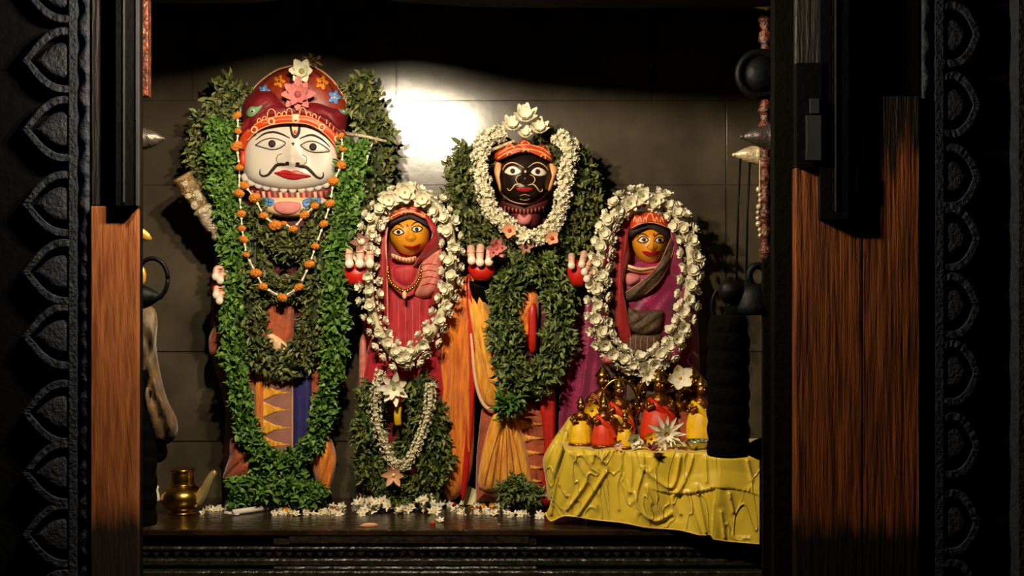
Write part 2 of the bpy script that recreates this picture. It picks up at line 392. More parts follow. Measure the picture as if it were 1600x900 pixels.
# wall round the doorway, its unseen lintel edge curved to shape the wall shadow
OL, OR = -.925, .70
mb = MB()
mb.box((-3.2, 3.02, 0), (OL, 3.15, CZ+1.5)); mb.box((OR, 3.02, 0), (3.2, 3.15, CZ+1.5))
N = 60; prev = None
for i in range(N+1):
    x = OL + (OR-OL)*i/N
    z = .700 + .03*math.exp(-((x+.44)/.12)**2) - .010/(1+math.exp(-(x+.15)/.04))
    z += CZ
    cur = [mb.V((x, 2.99, z)), mb.V((x, 3.15, z)), mb.V((x, 3.15, CZ+1.5)), mb.V((x, 2.99, CZ+1.5))]
    if prev:
        for k in range(4): mb.Fc(prev[k], cur[k], cur[(k+1)%4], prev[(k+1)%4])
    else: mb.Fc(*cur)
    prev = cur
mb.Fc(*prev[::-1])
struct(mb.build('wall_front', M['stone2'], smooth=False))

# carved lotus-petal borders of the stone door frame
def petal_border(name, side):
    root = bpy.data.objects.new(name, None); COL.objects.link(root); root['kind'] = 'structure'
    loc = P(120 if side < 0 else 1460, 900, 3.0); root.location = loc; WORLD[root.name] = loc
    if side < 0: bx, tip, band, sc = 112, 34, (108, 119), (125, 142); ys = [-15, 95, 203, 320, 426, 527, 645, 740, 837, 942]; rnd = 1.0
    else: bx, tip, band, sc = 1473, 1533, (1462, 1474), (1438, 1455); ys = [-52, 55, 165, 277, 372, 478, 582, 695, 817, 925]; rnd = 1.6
    sg = -1 if side < 0 else 1
    mb = MB()
    mb.pbox(band[0], -160, band[1], 1000, 2.965, 3.02)
    mb.build('edge_band', M['stone'], root, False)
    mb = MB(); x0, x1 = sc                          # wavy beaded strip
    y = -160; prev = None
    while y < 1000:
        wv = 4*math.sin(y/27*PI) + 1.5*math.sin(y/9.1)
        xi = (x1 if side < 0 else x0); xo = (x0 + wv if side < 0 else x1 + wv)
        lo, hi = min(xi, xo), max(xi, xo)
        h = 2.962 + .006*abs(math.sin(y/27*PI))
        cur = [mb.V(P(lo, y, 3.0)), mb.V(P(lo+2, y, h+.004)), mb.V(P((lo+hi)/2, y, h)), mb.V(P(hi-2, y, h+.004)), mb.V(P(hi, y, 3.0))]
        if prev:
            for k in range(4): mb.Fc(prev[k], prev[k+1], cur[k+1], cur[k])
        prev = cur; y += 4.5
    mb.build('wavy_strip', M['stone'], root, True)
    mb = MB(); mb.pbox(-60 if side < 0 else 1420, -160, 145 if side < 0 else 1575, 1000, 2.995, 3.02)
    mb.build('backing_slab', mat('black_stone_ground', (6,6,8), .85, spec=.06, bump=.3), root, False)
    if side > 0:
        mb = MB(); mb.pbox(1592, -160, 1660, 1000, 2.94, 3.02); mb.build('outer_band', M['stone'], root, False)
    for yc in ys:
        h = 52; hw = tip - bx
        prof = [(0,.97),(.15,1.0),(.35,.95),(.55,.78),(.72,.54),(.86,.27),(.94,.12),(1,0)] if rnd < 1.2 else [(0,.9),(.2,1.0),(.42,.98),(.62,.84),(.8,.58),(.92,.27),(.97,.12),(1,0)]
        def shape(hh, ww, n=3):
            return [(u*ww, v*hh) for u, v in cr(prof, n)]
        up = shape(h, hw); inn = shape(h-13, hw - sg*13)
        jit = U(-1.5, 1.5)
        mb = MB()
        O = [(bx+a, yc-b+jit) for a, b in up] + [(bx+a, yc+b+jit) for a, b in up[::-1][1:]]
        I = [(bx+a, yc-b+jit) for a, b in inn] + [(bx+a, yc+b+jit) for a, b in inn[::-1][1:]]
        prev = None
        for k, (q1, q2) in enumerate(zip(O, I)):
            m_ = ((q1[0]+q2[0])/2, (q1[1]+q2[1])/2); wob = U(-.0015, .0015)
            l_ = lambda f: (q1[0]+(q2[0]-q1[0])*f, q1[1]+(q2[1]-q1[1])*f)
            cur = [mb.V(P(*q1, 3.0)), mb.V(P(*q1, 2.970+wob)), mb.V(P(*l_(.15), 2.966+wob)), mb.V(P(*l_(.85), 2.966+wob)), mb.V(P(*q2, 2.970+wob)), mb.V(P(*q2, 3.0))]
            if prev:
                for j in range(5): mb.Fc(prev[j], prev[j+1], cur[j+1], cur[j])
            prev = cur
        ob = mb.build('petal', M['stone'], root, False)
        b = shape(30, hw - sg*20, 2); pl = [(bx+a, yc-c_) for a, c_ in b] + [(bx+a, yc+c_) for a, c_ in b[::-1][1:]]
        rel = Relief(pl, 2.994, .026, center=(bx+(hw)*.36, yc), p=8, smooth=0, back=.1)
        rel.obj('petal_bud', M['stone'], ob, 6)
petal_border('trim_1', -1); petal_border('trim_2', 1)

# wooden jambs
def jamb(name, boxes):
    root = bpy.data.objects.new(name, None); COL.objects.link(root); root['kind'] = 'structure'
    root.location = P(boxes[0][1], 900, 3.0); WORLD[root.name] = root.location.copy()
    for (nm, x0, y0, x1, y1, Ya, Yb, m) in boxes:
        mb = MB(); a = P(x0, y1, Ya); b = P(x1, y0, Ya); e = .0015
        mb.pbox(x0, y0, x1, y1, Ya, Yb)
        ob = mb.build(nm, M[m], root, False)
        bv = ob.modifiers.new('bevel', 'BEVEL'); bv.width = .002; bv.segments = 2
    return root
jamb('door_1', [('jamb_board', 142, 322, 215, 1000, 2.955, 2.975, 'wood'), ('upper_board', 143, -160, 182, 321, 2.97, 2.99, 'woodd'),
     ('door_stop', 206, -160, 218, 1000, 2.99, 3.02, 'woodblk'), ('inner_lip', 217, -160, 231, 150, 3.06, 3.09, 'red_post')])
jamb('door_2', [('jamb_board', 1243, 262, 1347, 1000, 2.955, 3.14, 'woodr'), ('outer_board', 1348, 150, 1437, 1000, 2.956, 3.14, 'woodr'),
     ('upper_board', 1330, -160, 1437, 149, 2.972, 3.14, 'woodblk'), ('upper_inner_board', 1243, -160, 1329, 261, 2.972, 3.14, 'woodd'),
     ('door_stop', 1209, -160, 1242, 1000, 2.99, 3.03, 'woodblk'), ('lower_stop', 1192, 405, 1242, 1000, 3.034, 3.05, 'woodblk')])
# ================================================================ PLINTH
pl = empty('stone_plinth', (-.25, 3.6, 0), 'oiled black stone plinth with carved mouldings under the four idols', 'plinth')
mb = MB(); mb.box((-1.50, 3.600, FLZ-.018), (1.16, WY-.001, FLZ)); o = mb.build('top_slab', M['plinth'], pl, False)
o.modifiers.new('b', 'BEVEL').width = .003
mb = MB(); mb.box((-1.50, 3.628, 0), (1.16, WY-.001, FLZ-.018)); mb.build('core', M['plinthf'], pl, False)
def mould(nm, x0, y0, x1, y1, Y):
    mb = MB(); a = P(x0, y1, Y); b = P(x1, y0, Y); n = int((x1-x0)/6); prev = None
    for i in range(n+1):
        x = a.x + (b.x-a.x)*i/n; j = .004*noise.noise(Vector((x*22, y0, 0)))
        cur = [mb.V((x, 3.64, b.z)), mb.V((x, Y+.004+j, b.z)), mb.V((x, Y+j, b.z-.004)), mb.V((x, Y+j, a.z+.004)), mb.V((x, Y+.004+j, a.z)), mb.V((x, 3.64, a.z))]
        if prev:
            for k in range(5): mb.Fc(prev[k], cur[k], cur[k+1], prev[k+1])
        else: mb.Fc(*cur)
        prev = cur
    mb.Fc(*prev[::-1]); return mb.build(nm, M['plinthf'], pl, False)
mould('moulding', 150, 855, 1300, 861, 3.606); mould('moulding', 150, 874, 1300, 885, 3.595); mould('moulding', 150, 893, 1300, 1000, 3.57)
pb = mould('carved_panel', 428, 834, 838, 853, 3.608)
mb = MB(); mb.pbox(452, 838, 826, 849, 3.603, 3.612); mb.build('raised_frame', M['plinthf'], pb, False)
mould('moulding', 428, 886, 838, 892, 3.585)
mb = MB()
x = 205
while x < 1240:
    mb.prism([(x, 861), (x+14, 861), (x+7, 870)], 3.612, 3.63); x += 16
mb.build('zigzag_row', M['plinthf'], pl, False)
# ================================================================ THE FOUR IDOLS
def fold(fx, amp, ph=0, slant=0):
    return lambda x, y: amp*(math.sin((x + slant*y)*fx + ph) + .5*math.sin((x+slant*y)*fx*2.3 + 1 + y*.01))
def rect(x0, y0, x1, y1, n=3):
    a = [(x0+(x1-x0)*i/n, y0) for i in range(n)] + [(x1, y0+(y1-y0)*i/n) for i in range(n)]
    return a + [(x1-(x1-x0)*i/n, y1) for i in range(n)] + [(x0, y1-(y1-y0)*i/n) for i in range(n)]
def paint(rel, name, m, parent, strokes=(), patches=(), dots=(), rings=()):
    mb = MB()
    for s in strokes: rel.stroke(mb, *s)
    for p in patches: rel.patch(mb, *p)
    for d in dots: rel.dot(mb, *d)
    for r in rings: rel.ring(mb, *r)
    return mb.build(name, m, parent)
def eye(rel, parent, out, pup, pr, white='facew', dark='dark', line=1.8):
    e = paint(rel, 'eye', M[white], parent, patches=[(out, .0012, 3, 3)])
    paint(rel, 'eyelid', M[dark], e, strokes=[(out + [out[0]], [line, line], .002, 4)])
    paint(rel, 'pupil', M['dark'], e, dots=[(pup[0], pup[1], pr, .0032)])
    return e
def tubepx(mb, pts, r, seg=10, flat=1.0):          # pts (px,py,Y), r in metres
    mb.tube([P(*p) for p in cr(pts, 6)], [r[0]+(r[1]-r[0])*i/(6*(len(pts)-1)) for i in range(6*(len(pts)-1)+1)] if isinstance(r, tuple) else r, seg, flat)
def hand(parent, cx, cy, Y, pal, fingers, arm=None, armmat='blk', nr=6.5):
    h = Relief([(cx+a*pal[0], cy+b*pal[1]) for a, b in ((-1,-.3),(-.6,.8),(0,1),(.6,.8),(1,-.3),(.5,-1),(-.5,-1))], Y, .03, p=2.2, back=1).obj('hand', M['palm'], parent, 8)
    for (bx, by, mx, my, tx, ty) in fingers:
        mb = MB(); s = Y/F
        tubepx(mb, [(bx, by, Y+.0), (mx, my, Y-.030), (tx, ty, Y-.040)], (nr*s*1.02, nr*s*.85), 10)
        mb.ball(P(tx, ty, Y-.040), nr*s*.86, seg=10, rings=6)
        f = mb.build('finger', M['fingerp'], h)
        mb = MB(); mb.ball(P(tx, ty+1, Y-.046), nr*s*1.02, 1, .7, 1.05, 14, 8); mb.build('fingernail', M['nail'], f)
        mb = MB(); mb.tube([P(bx+(mx-bx)*.9+a, by+(my-by)*.9, Y-.030-.0*a) + Vector((0, -nr*s*(1-(a/nr)**2)**.5 if abs(a) < nr else 0, 0)) for a in (-nr, -nr*.6, 0, nr*.6, nr)], .0012, 5)
        mb.build('finger_band', M['redp'], f)
    if arm:
        mb = MB(); tubepx(mb, arm, (.03, .042), 14); mb.build('sleeve', M[armmat], parent)
    return h

# ---- idol 1: the tall white faced one
idol = empty('idol', (P(440,790,4.0).x, 4.0, FLZ), 'tall idol with broad white moustached face and tall maroon domed turban', 'idol', None)
Relief([(352,330),(400,310),(500,310),(552,330),(562,420),(548,520),(522,620),(510,700),(504,780),(360,780),(352,640),(332,560),(330,500),(338,400)], 4.08, .115, p=6, folds=fold(.11,.004)).obj('body', M['dmaroon'], idol)
rb = Relief(rect(392,545,460,735), 3.962, .02, p=8, smooth=0, folds=fold(.05,.001))
o = rb.obj('robe_panel', M['mauve'], idol)
mb = MB()
for y in (590, 613, 640, 668, 694):
    rb.patch(mb, [(407, y-12), (413, y-12), (430, y-4), (455, y), (430, y+4), (413, y+12), (407, y+12)], .0015, 0, 3)
mb.build('woven_triangle_border', M['gold'], o)
paint(rb, 'robe_trim', M['beige'], o, strokes=[([(457,546),(457,640),(456,732)], [1.6,1.6])])
Relief(rect(399,560,412,735), 3.946, .016, p=4, smooth=0).obj('robe_pleat', M['saffron'], idol)
Relief(rect(384,560,398,735), 3.955, .016, p=4, smooth=0).obj('robe_pleat', M['rust'], idol)
Relief(rect(458,565,487,745), 3.958, .02, p=5, smooth=0, folds=fold(.2,.002)).obj('blue_sash', M['navy'], idol)
Relief([(487,540),(510,540),(508,700),(487,700)], 3.97, .02, p=4, smooth=3, folds=fold(.2,.003)).obj('robe_side', M['rust'], idol)
o = Relief([(498,664),(515,680),(525,712),(522,745),(510,777),(500,770),(488,738),(482,712),(488,685)], 3.95, .045, p=2.2, folds=fold(.35,.005,slant=.3)).obj('robe_side', M['saffron'], idol)
tag(o, 'bright orange bunched cloth end')
Relief([(362,684),(392,700),(400,730),(405,750),(352,752),(351,735),(358,715)], 3.95, .04, p=2.2, folds=fold(.25,.006,slant=1.0)).obj('robe_side', M['rust'], idol)
Relief([(338,488),(352,492),(352,540),(330,556),(326,530),(334,510)], 3.99, .03, p=2.5, folds=fold(.4,.004)).obj('robe_side', M['rust'], idol)
Relief([(412,462),(455,462),(457,540),(436,560),(412,540)], 3.945, .02, p=4, folds=fold(.2,.003,slant=.3)).obj('chest_cloth', M['rust'], idol)
Relief([(418,520),(440,530),(455,548),(448,562),(425,548)], 3.925, .02, p=2, folds=fold(.5,.003)).obj('waist_knot', M['beige'], idol)
# collar
cl = Relief([(388,286),(420,296),(456,300),(495,296),(524,284),(522,304),(492,316),(455,320),(420,316),(390,304)], 3.995, .04, p=4)
c = cl.obj('collar', M['maroon'], idol)
for i in range(15):
    mb = MB()
    x = 394+i*9; y = 299+4*(1-((x-457)/66)**2); cl.stroke(mb, [(x-1, y-2), (x, y+5), (x+1, y+11)], [5, 5], .0025); mb.build('collar_stripe', M[('pinkc','mauve','beige')[i % 3]], c)
bib = Relief([(405,309),(505,309),(500,328),(478,338),(450,340),(425,336),(408,326)], 3.975, .04, p=3); b_ = bib.obj('bib', M['beige'], idol)
paint(bib, 'bib_patch', M['pinkp'], b_, patches=[([(432,316),(466,316),(470,326),(458,334),(440,334),(428,326)], .003)])
for pp, ss in (([(407,308),(428,312),(424,322),(408,318)], [[(409,313),(426,317)],[(415,309),(413,320)],[(420,310),(419,321)]]), ([(474,312),(500,308),(498,320),(476,324)], [[(478,317),(497,313)],[(485,311),(485,322)]])):
    o = paint(bib, 'bib_patch', M['blue'], b_, patches=[(pp, .002)]); bib.marks = MB()
    for q in ss: bib.stroke(bib.marks, q, [1.2,1.2], .004)
    o.data.materials.append(M['dark'])
    bib.marks.build('bib_mark', M['dark'], b_)
# head
jaw = [(383,281),(393,288),(404,292),(416,295),(429,297),(443,298.5),(457,299),(471,298.5),(484,297),(497,294.5),(509,291),(519,286),(527,278)]
hd = Relief([(377,262),(376,240),(382,212),(396,195),(425,182),(455,178),(490,183),(515,196),(530,216),(535,242),(533,264)] + jaw[::-1] + [(379,272)],
            4.00, .078, center=(456,240), p=9, smooth=2, bumps=[(456,246,8,22,.012),(457,253,14,8,.016),(441,253,6,5,.006),(470,254,6,5,.006),(457,272,26,9,.006),(425,225,18,10,.003),(489,229,18,10,.003)])
head = hd.obj('head', M['facew'], idol, 26)
eye(hd, head, [(399,227),(411,219),(425,216),(438,219),(446,224),(438,231),(426,234),(412,231)], (425,224.5), 6)
eye(hd, head, [(469,227),(480,221.5),(491,221),(503,226),(515,236),(503,238),(490,238),(478,234)], (489,229.5), 6)
for q, w_ in (([(399,219),(413,209),(428,206.5),(441,210),(453,216)], [1,3,3.6,3,1.4]), ([(468,217),(480,212),(490,211.5),(503,218),(516,230)], [1.4,3,3.6,3,1])):
    paint(hd, 'eyebrow', M['dark'], head, strokes=[(q, w_)])
mp = [([(452,257),(443,257),(433,258),(426,265),(419,273),(411,275),(406,271),(407,264)], [1.5,5,5.5,5,4,3,2.4,1])]
mp += [([(461,259),(470,260),(479,262),(487,269),(494,276),(501,278.5),(505,275),(505,269)], [1.5,5,5.5,5,4,3,2.4,1])]
for q in mp: paint(hd, 'moustache', M['dark'], head, strokes=[(*q, .004)])
paint(hd, 'lips', M['lip'], head, patches=[([(428,270),(436,268),(443,265.5),(449,266),(455,267.5),(461,266),(467,267),(476,271),(486,275),(480,277),(471,278.5),(460,280.5),(447,278.5),(437,274.5)], .004)])
paint(hd, 'lip_line', M['dark'], head, strokes=[([(432,270.5),(443,271),(456,272.5),(470,273.5),(482,275)], [.6,1.0,1.0,1.0,.6], .005)])
paint(hd, 'nostril', M['dark'], head, dots=[(449,254.5,3.2,.003,2.2)]); paint(hd, 'nostril', M['dark'], head, dots=[(465,255.5,3.2,.003,2.2)])
for q in ([(436,257),(432,251),(434,243),(441,240)], [(471,241),(478,245),(479,252),(474,258)]): paint(hd, 'nostril_outline', mat('thin_brown_paint',(120,90,80)), head, strokes=[(q, [1,1.4,1.4,.8])])
tk = paint(hd, 'forehead_mark', M['dark'], head, patches=[([(452.5,194),(454,207),(457,214),(461,216),(465,214),(469,207),(469,194),(461,192)], .002)])
paint(hd, 'forehead_mark_centre', M['beige'], tk, patches=[([(456.5,194),(457,206),(461,211),(464.5,206),(465,194)], .004)])
paint(hd, 'forehead_dot', M['redp'], tk, dots=[(461,206,2.4,.006,3)]); paint(hd, 'brow_mark', M['dark'], head, patches=[([(455,223),(461,223),(458,228)], .0015, 0, 2)])
mb = MB(); mb2 = MB(); circ = lambda x, y, r: [(x+r*math.cos(a*PI/8), y+r*math.sin(a*PI/8)) for a in range(16)]
for (x, y) in jaw:
    Relief(circ(x, y-3.5, 7.2), 3.960, .010, center=(x, y-3.5), p=6, smooth=0).mesh(mb, 4); Relief(circ(x, y-2.2, 8.8), 3.972, .010, center=(x, y-2.2), p=6, smooth=0).mesh(mb2, 4)
b_ = mb.build('beard_edge', M['facew'], head); mb2.build('beard_outline', M['dmaroon'], b_)
# crown band
mb = MB(); arc = [(376,232),(384,214),(397,201),(411,193),(424,189),(443,186),(462,186),(482,188),(501,197),(517,210),(529,226),(534,245)]
A = cr(arc, 6)
bandY = lambda x, y: hd.Y - .062*math.sqrt(max(0, 1-((x-456)/84)**2)) - .045
band = Relief([(q[0], q[1]-5) for q in arc] + [(q[0]+(456-q[0])*.07, q[1]+8) for q in arc[::-1]], 3.955, .03, p=4, center=(456,196), smooth=0)
mbb = MB(); rr = []
for i, (x, y) in enumerate(A):
    a = A[max(0,i-1)]; b = A[min(len(A)-1,i+1)]; dx, dy = b[0]-a[0], b[1]-a[1]; L = math.hypot(dx,dy); nx, ny = -dy/L, dx/L
    Yb = bandY(x, y); rr.append([mbb.V(P(x+nx*e, y+ny*e, Yb+d)) for e, d in ((-7.5,.02),(-7.5,0),(-5,-.006),(5,-.006),(7.5,0),(7.5,.03))])
for i in range(len(rr)-1):
    for k in range(5): mbb.Fc(rr[i][k], rr[i][k+1], rr[i+1][k+1], rr[i+1][k])
crown = mbb.build('crown_band', M['ora'], head)
class Flat:                                        # lets strokes follow the crown band
    def __init__(s, f): s.f = f
    D = lambda s, x, y: s.f(x, y)
    stroke = Relief.stroke; patch = Relief.patch; dot = Relief.dot; ring = Relief.ring
fb = Flat(lambda x, y: bandY(x, y)-.0062)
paint(fb, 'crown_lines', M['orab'], crown, strokes=[([(q[0]+(456-q[0])*e, q[1]+d) for q in arc[1:-1]], [1.6,1.6]) for e, d in ((0,-5),(.03,6))] + [([(q[0], q[1]+.5) for q in arc[3:-3]], [1.2,1.2])])
for x, y in ((397,203),(424,190),(462,187),(503,199),(528,217)):
    o = paint(fb, 'crown_rosette', M['beige'], crown, rings=[(x, y, 4.6, 3.2, .004)]); paint(fb, 'rosette_centre', M['redp'], o, dots=[(x, y, 2.6, .003)])
paint(fb, 'crown_rosette', M['beige'], crown, patches=[([(456,178),(468,178),(467,188),(456,188)], .005, 0, 2)])
fh = Flat(lambda x, y: 3.865 + .09*((x-456)/80)**2 + .03*max(0, (190-y)/90)**2)
crest = []
for x, y, r in ((389,193,7),(405,189,4),(413,186,4),(424,178,8),(436,180,4),(444,178,4),(452,174,5),(473,174,6),(482,179,4),(491,182,4),(504,188,8),(518,196,4),(524,201,4),(532,206,7)):
    crest.append(([(x-r*.8, y+r*.7), (x-r*.7, y-r*.4), (x, y-r), (x+r*.7, y-r*.4), (x+r*.8, y+r*.7)], [2.2, 2.6, 2.2], .004, 4))
def strip(name, arc, e0, e1, Yf, m, parent, th=.02):
    A = cr(arc, 6); mb = MB(); rr = []
    for i, (x, y) in enumerate(A):
        a = A[max(0,i-1)]; b = A[min(len(A)-1,i+1)]; dx, dy = b[0]-a[0], b[1]-a[1]; L = math.hypot(dx,dy); nx, ny = -dy/L, dx/L
        Yb = Yf(x, y); rr.append([mb.V(P(x+nx*e, y+ny*e, Yb+d)) for e, d in ((e0,th),(e0,0),((e0+e1)/2,-.003),(e1,0),(e1,th))])
    for i in range(len(rr)-1):
        for k in range(4): mb.Fc(rr[i][k], rr[i][k+1], rr[i+1][k+1], rr[i+1][k])
    return mb.build(name, m, parent)
cg = strip('crest_band', arc[1:-1], -19, -7, lambda x, y: bandY(x, y)-.003, M['maroon'], crown)
fq = Flat(lambda x, y: bandY(x, y+12)-.006)
# turban dome
dm = Relief([(384,206),(381,180),(383,155),(398,134),(418,117),(440,106),(457,101),(480,99),(502,108),(522,124),(536,143),(544,163),(542,190),(538,210),(520,214),(456,200),(400,214)], 4.01, .085, center=(462,160), p=3)
dome = dm.obj('turban_dome', mat('brick_red_paint', (150,48,22), .45, var=.4, scale=50), idol, 18)
for q, w_, l_, n_ in crest: paint(fq, 'crest', M['orab'], cg, strokes=[(q, [2.0,2.2,2.0], .004, n_)])
paint(dm, 'turban_trim', M['beige'], dome, strokes=[([(385,154),(398,135),(416,119),(436,107.5),(457,102)], [2.6,2.6], .004), ([(486,102),(502,110),(519,124),(534,144),(545,166)], [2.6,2.6], .004)])
tl = Relief([(379,163),(392,146),(408,140),(426,140),(440,152),(452,166),(470,172),(440,176),(405,190),(384,216),(378,195)], 3.985, .10, p=2.6, folds=fold(.12,.003,slant=1.5), center=(410,168)); t_ = tl.obj('turban_wrap', M['maroon'], idol)
tr_ = Relief([(462,170),(480,158),(500,160),(520,168),(543,174),(542,196),(538,212),(522,200),(500,188),(476,180)], 3.985, .10, p=2.6, folds=fold(.12,.003,slant=-1), center=(510,178)); t2 = tr_.obj('turban_wrap', M['maroon'], idol)
dk = paint(dm, 'dome_panels', M['dmaroon'], dome, strokes=[([(462,104),(458,130),(460,168)], [16,12,8], .002), ([(398,150),(425,118),(455,108)], [2,3,2], .002), ([(484,108),(510,128),(530,158)], [2,4,3], .002)])
for (x, y, r, m, rl) in ((436,127,10,'amber',dm),(503,129,11,'amber',dm),(412,142,10,'blue',dm),(523,152,11,'blue',dm)):
    o = paint(rl, 'painted_flower', M[m], dome, patches=[([(x+r*(.78+.24*math.cos(5*a))*math.cos(a), y+r*(.85+.24*math.cos(5*a))*math.sin(a)) for a in [2*PI*k/30 for k in range(30)]], .006, 0, 3)])
    paint(rl, 'flower_mark', M['beige' if m == 'blue' else 'dmaroon'], o, dots=[(x, y, 1.8, .008), (x-4, y+1, 1.2, .008), (x+4, y+2, 1.2, .008), (x, y-4.5, 1.2, .008)])
for (x, y, s_, rl, pr) in ((397,174,1,tl,t_),(536,171,-1,tr_,t2)):
    o = paint(rl, 'painted_leaf', M['green'], pr, patches=[([(x-12*s_,y+2),(x-6*s_,y-7),(x+5*s_,y-7),(x+13*s_,y-9),(x+7*s_,y),(x-2*s_,y+8),(x-10*s_,y+8)], .004)])
    paint(rl, 'leaf_eye', M['facew'], o, dots=[(x-3*s_, y, 4.2, .006)]); paint(rl, 'leaf_eye_centre', M['dark'], o, dots=[(x-3*s_, y, 1.8, .008)])
# ears (ornaments) at the sides of the face
for x, y, s_ in ((379,250,-1),(532,262,1)):
    o = Relief([(x-5,y-18),(x+5,y-18),(x+7,y),(x+4,y+14),(x-4,y+14),(x-7,y)], 3.965, .03).obj('ear_ornament', M['ora'], idol, 6)
hand(idol, 341, 452, 3.90, (11, 22), [(354,424,340,420,337,431),(356,436,347,430,344,437),(354,452,340,450,338,460),(356,464,346,460,343,469)], [(345,500,3.98),(350,470,3.96),(346,450,3.95)], 'dmaroon', 6)
hand(idol, 556, 430, 3.90, (22, 17), [(545,388,545,398,546,411),(563,385,563,396,562,411),(579,390,578,398,578,411)], [(538,520,4.0),(545,480,3.98),(556,445,3.96)], 'blk', 7)

# ---- faces of the two female idols share a builder
def female_head(idol, c, scale, outline, eyes, brows, lips, bindi, nose, m):
    hd = Relief(outline, 3.985, .075, center=c, p=2.8, bumps=[(nose[0], nose[1]-5, 3.6, 10, .007), (nose[0], nose[1], 6, 4, .009), (lips[0][0]*.5+lips[4][0]*.5, lips[0][1], 11, 5, .004)])
    h = hd.obj('head', m, idol, 20)
    for out, pup in eyes: eye(hd, h, out, pup, 3.1, 'nail', line=1.9)
    for b in brows: paint(hd, 'eyebrow', M['dark'], h, strokes=[(b, [.8, 2.2, 2.2, .8])])
    paint(hd, 'lips', M['lip'] if scale else M['redp'], h, patches=[(lips, .003)])
    paint(hd, 'bindi', M['redp'], h, dots=[(*bindi, 1.9, .003)])
    paint(hd, 'nose_outline', mat('brown_orange_paint', (150,74,14)), h, strokes=[([(nose[0]-5,nose[1]-4),(nose[0]-8,nose[1]),(nose[0]-4,nose[1]+4)], [.6,1.3,.6]), ([(nose[0]+5,nose[1]-5),(nose[0]+8,nose[1]-1),(nose[0]+4,nose[1]+4)], [.6,1.3,.6]), ([(nose[0]-3,nose[1]+4),(nose[0],nose[1]+5),(nose[0]+3,nose[1]+4)], [.6,1.2,.6])])
    return hd, h
# ---- idol 2
idol = empty('idol', (P(636,790,4.0).x, 4.0, FLZ), 'yellow faced idol in a deep red veil and crimson dress', 'idol')
Relief([(600,340),(640,325),(680,340),(700,420),(706,520),(705,650),(700,780),(572,780),(566,650),(566,540),(574,430)], 4.08, .10, p=6).obj('body', M['maroon'], idol)
dr = Relief([(606,405),(672,405),(680,470),(690,560),(692,640),(568,640),(570,560),(598,480)], 3.995, .05, p=5, smooth=3, folds=fold(.32,.003)); d_ = dr.obj('dress', M['crimson'], idol)
paint(dr, 'pleat_lines', M['pinkp'], d_, strokes=[([(x, 470),(x+1, 520),(x, 560)], [.8,.8], .001) for x in (622,633,644,655)])
o = Relief([(562,535),(572,535),(572,640),(566,652),(561,640)], 3.985, .02, p=4, folds=fold(.8,.002)).obj('skirt_edge', M['pinkc'], idol)
hd, h = female_head(idol, (641,372), 0, [(608,352),(609,340),(625,332),(642,330),(660,334),(669,346),(672,364),(668,382),(656,394),(642,400),(626,396),(613,382),(608,368)],
   [([(613,363),(619,358.5),(625,358),(631,363),(626,366.5),(619,367)], (622.5,362.5)), ([(643,358.5),(648,354),(654,353.5),(660,357),(655,361.5),(648,362)], (651,358))],
   [[(611,358),(617,351.5),(624,350.5),(631,356)], [(642,353.5),(648,348),(655,347.5),(662,354)]],
   [(630,383.5),(637,385),(643,385),(650,383),(657,380.5),(653,386),(646,389.5),(639,389)], (636.5,352), (642,372), M['facey'])
hair = Relief([(603,357),(606,342),(625,334),(645,332),(662,336),(671,350),(673,356),(664,348),(650,342),(630,343),(614,349)], 3.93, .018, p=3, center=(640,339), smooth=2).obj('hair', M['dark'], h, 5)
cb = Relief([(603,348),(602,336),(612,326),(636,318),(658,322),(670,336),(672,346),(660,340),(640,336),(618,340)], 3.935, .035, p=3, center=(638,330), smooth=3); cbo = cb.obj('crown', M['ora'], idol, 8)
paint(cb, 'crown_lines', M['orab'], cbo, strokes=[([(606,343),(620,335),(638,331),(656,335),(669,343)], [2.6,2.6], .004), ([(608,335),(622,328),(638,325),(654,328),(667,336)], [2.2,2.2], .004)], rings=[(631,334,3.6,2.4,.005),(661,337,2.8,1.6,.003),(610,344,3,1.6,.003)])
co_ = Relief([(612,396),(626,401),(642,403),(650,400),(650,408),(640,412),(624,409),(612,403)], 3.95, .03, p=3); c_ = co_.obj('collar', M['beige'], idol, 6)
paint(co_, 'collar_stripes', M['redp'], c_, strokes=[([(x, 399),(x+.5, 409)], [1.3,1.3], .003) for x in (617,622,627,632,637,642,647)])
# veil: left fall, top, right fall and the band crossing the chest
mb = MB(); tubepx(mb, [(606,530,3.945),(605,470,3.93),(604,420,3.92),(603,370,3.92),(610,344,3.93),(628,328,3.935),(648,324,3.935),(668,334,3.93),(686,352,3.92),(693,376,3.92),(688,395,3.92)], (.004,.004), 8); mb.build('veil_lining', M['pinkc'], idol)
mb = MB()
tubepx(mb, [(599,545,3.95),(597,480,3.93),(598,410,3.92),(599,360,3.93),(608,334,3.94),(630,320,3.94)], (.017,.010), 10, .6)
mb.build('veil_edge', M['vred'], idol)
Relief([(655,318),(672,328),(684,350),(691,378),(686,392),(672,404),(655,412),(644,420),(650,408),(662,394),(671,380),(675,362),(670,344)], 3.955, .055, p=2.6, center=(677,368), smooth=3, folds=fold(.25,.003,slant=.5)).obj('veil', M['vred'], idol)
vb = Relief([(676,392),(690,388),(690,430),(682,456),(664,466),(646,462),(650,440),(655,415)], 3.955, .045, p=3, center=(670,430), smooth=3, folds=fold(.3,.002,slant=.6)); o = vb.obj('shoulder_cloth', M['pinkc'], idol)
paint(vb, 'cloth_marks', M['redp'], o, strokes=[([(658,y),(670,y-3),(682,y-1)], [.6,1.6,.6], .002) for y in (415,425,435,446)])
Relief([(680,392),(693,385),(694,430),(688,470),(670,478),(684,456),(688,430)], 3.95, .03, p=3, smooth=3).obj('veil', M['vred'], idol)
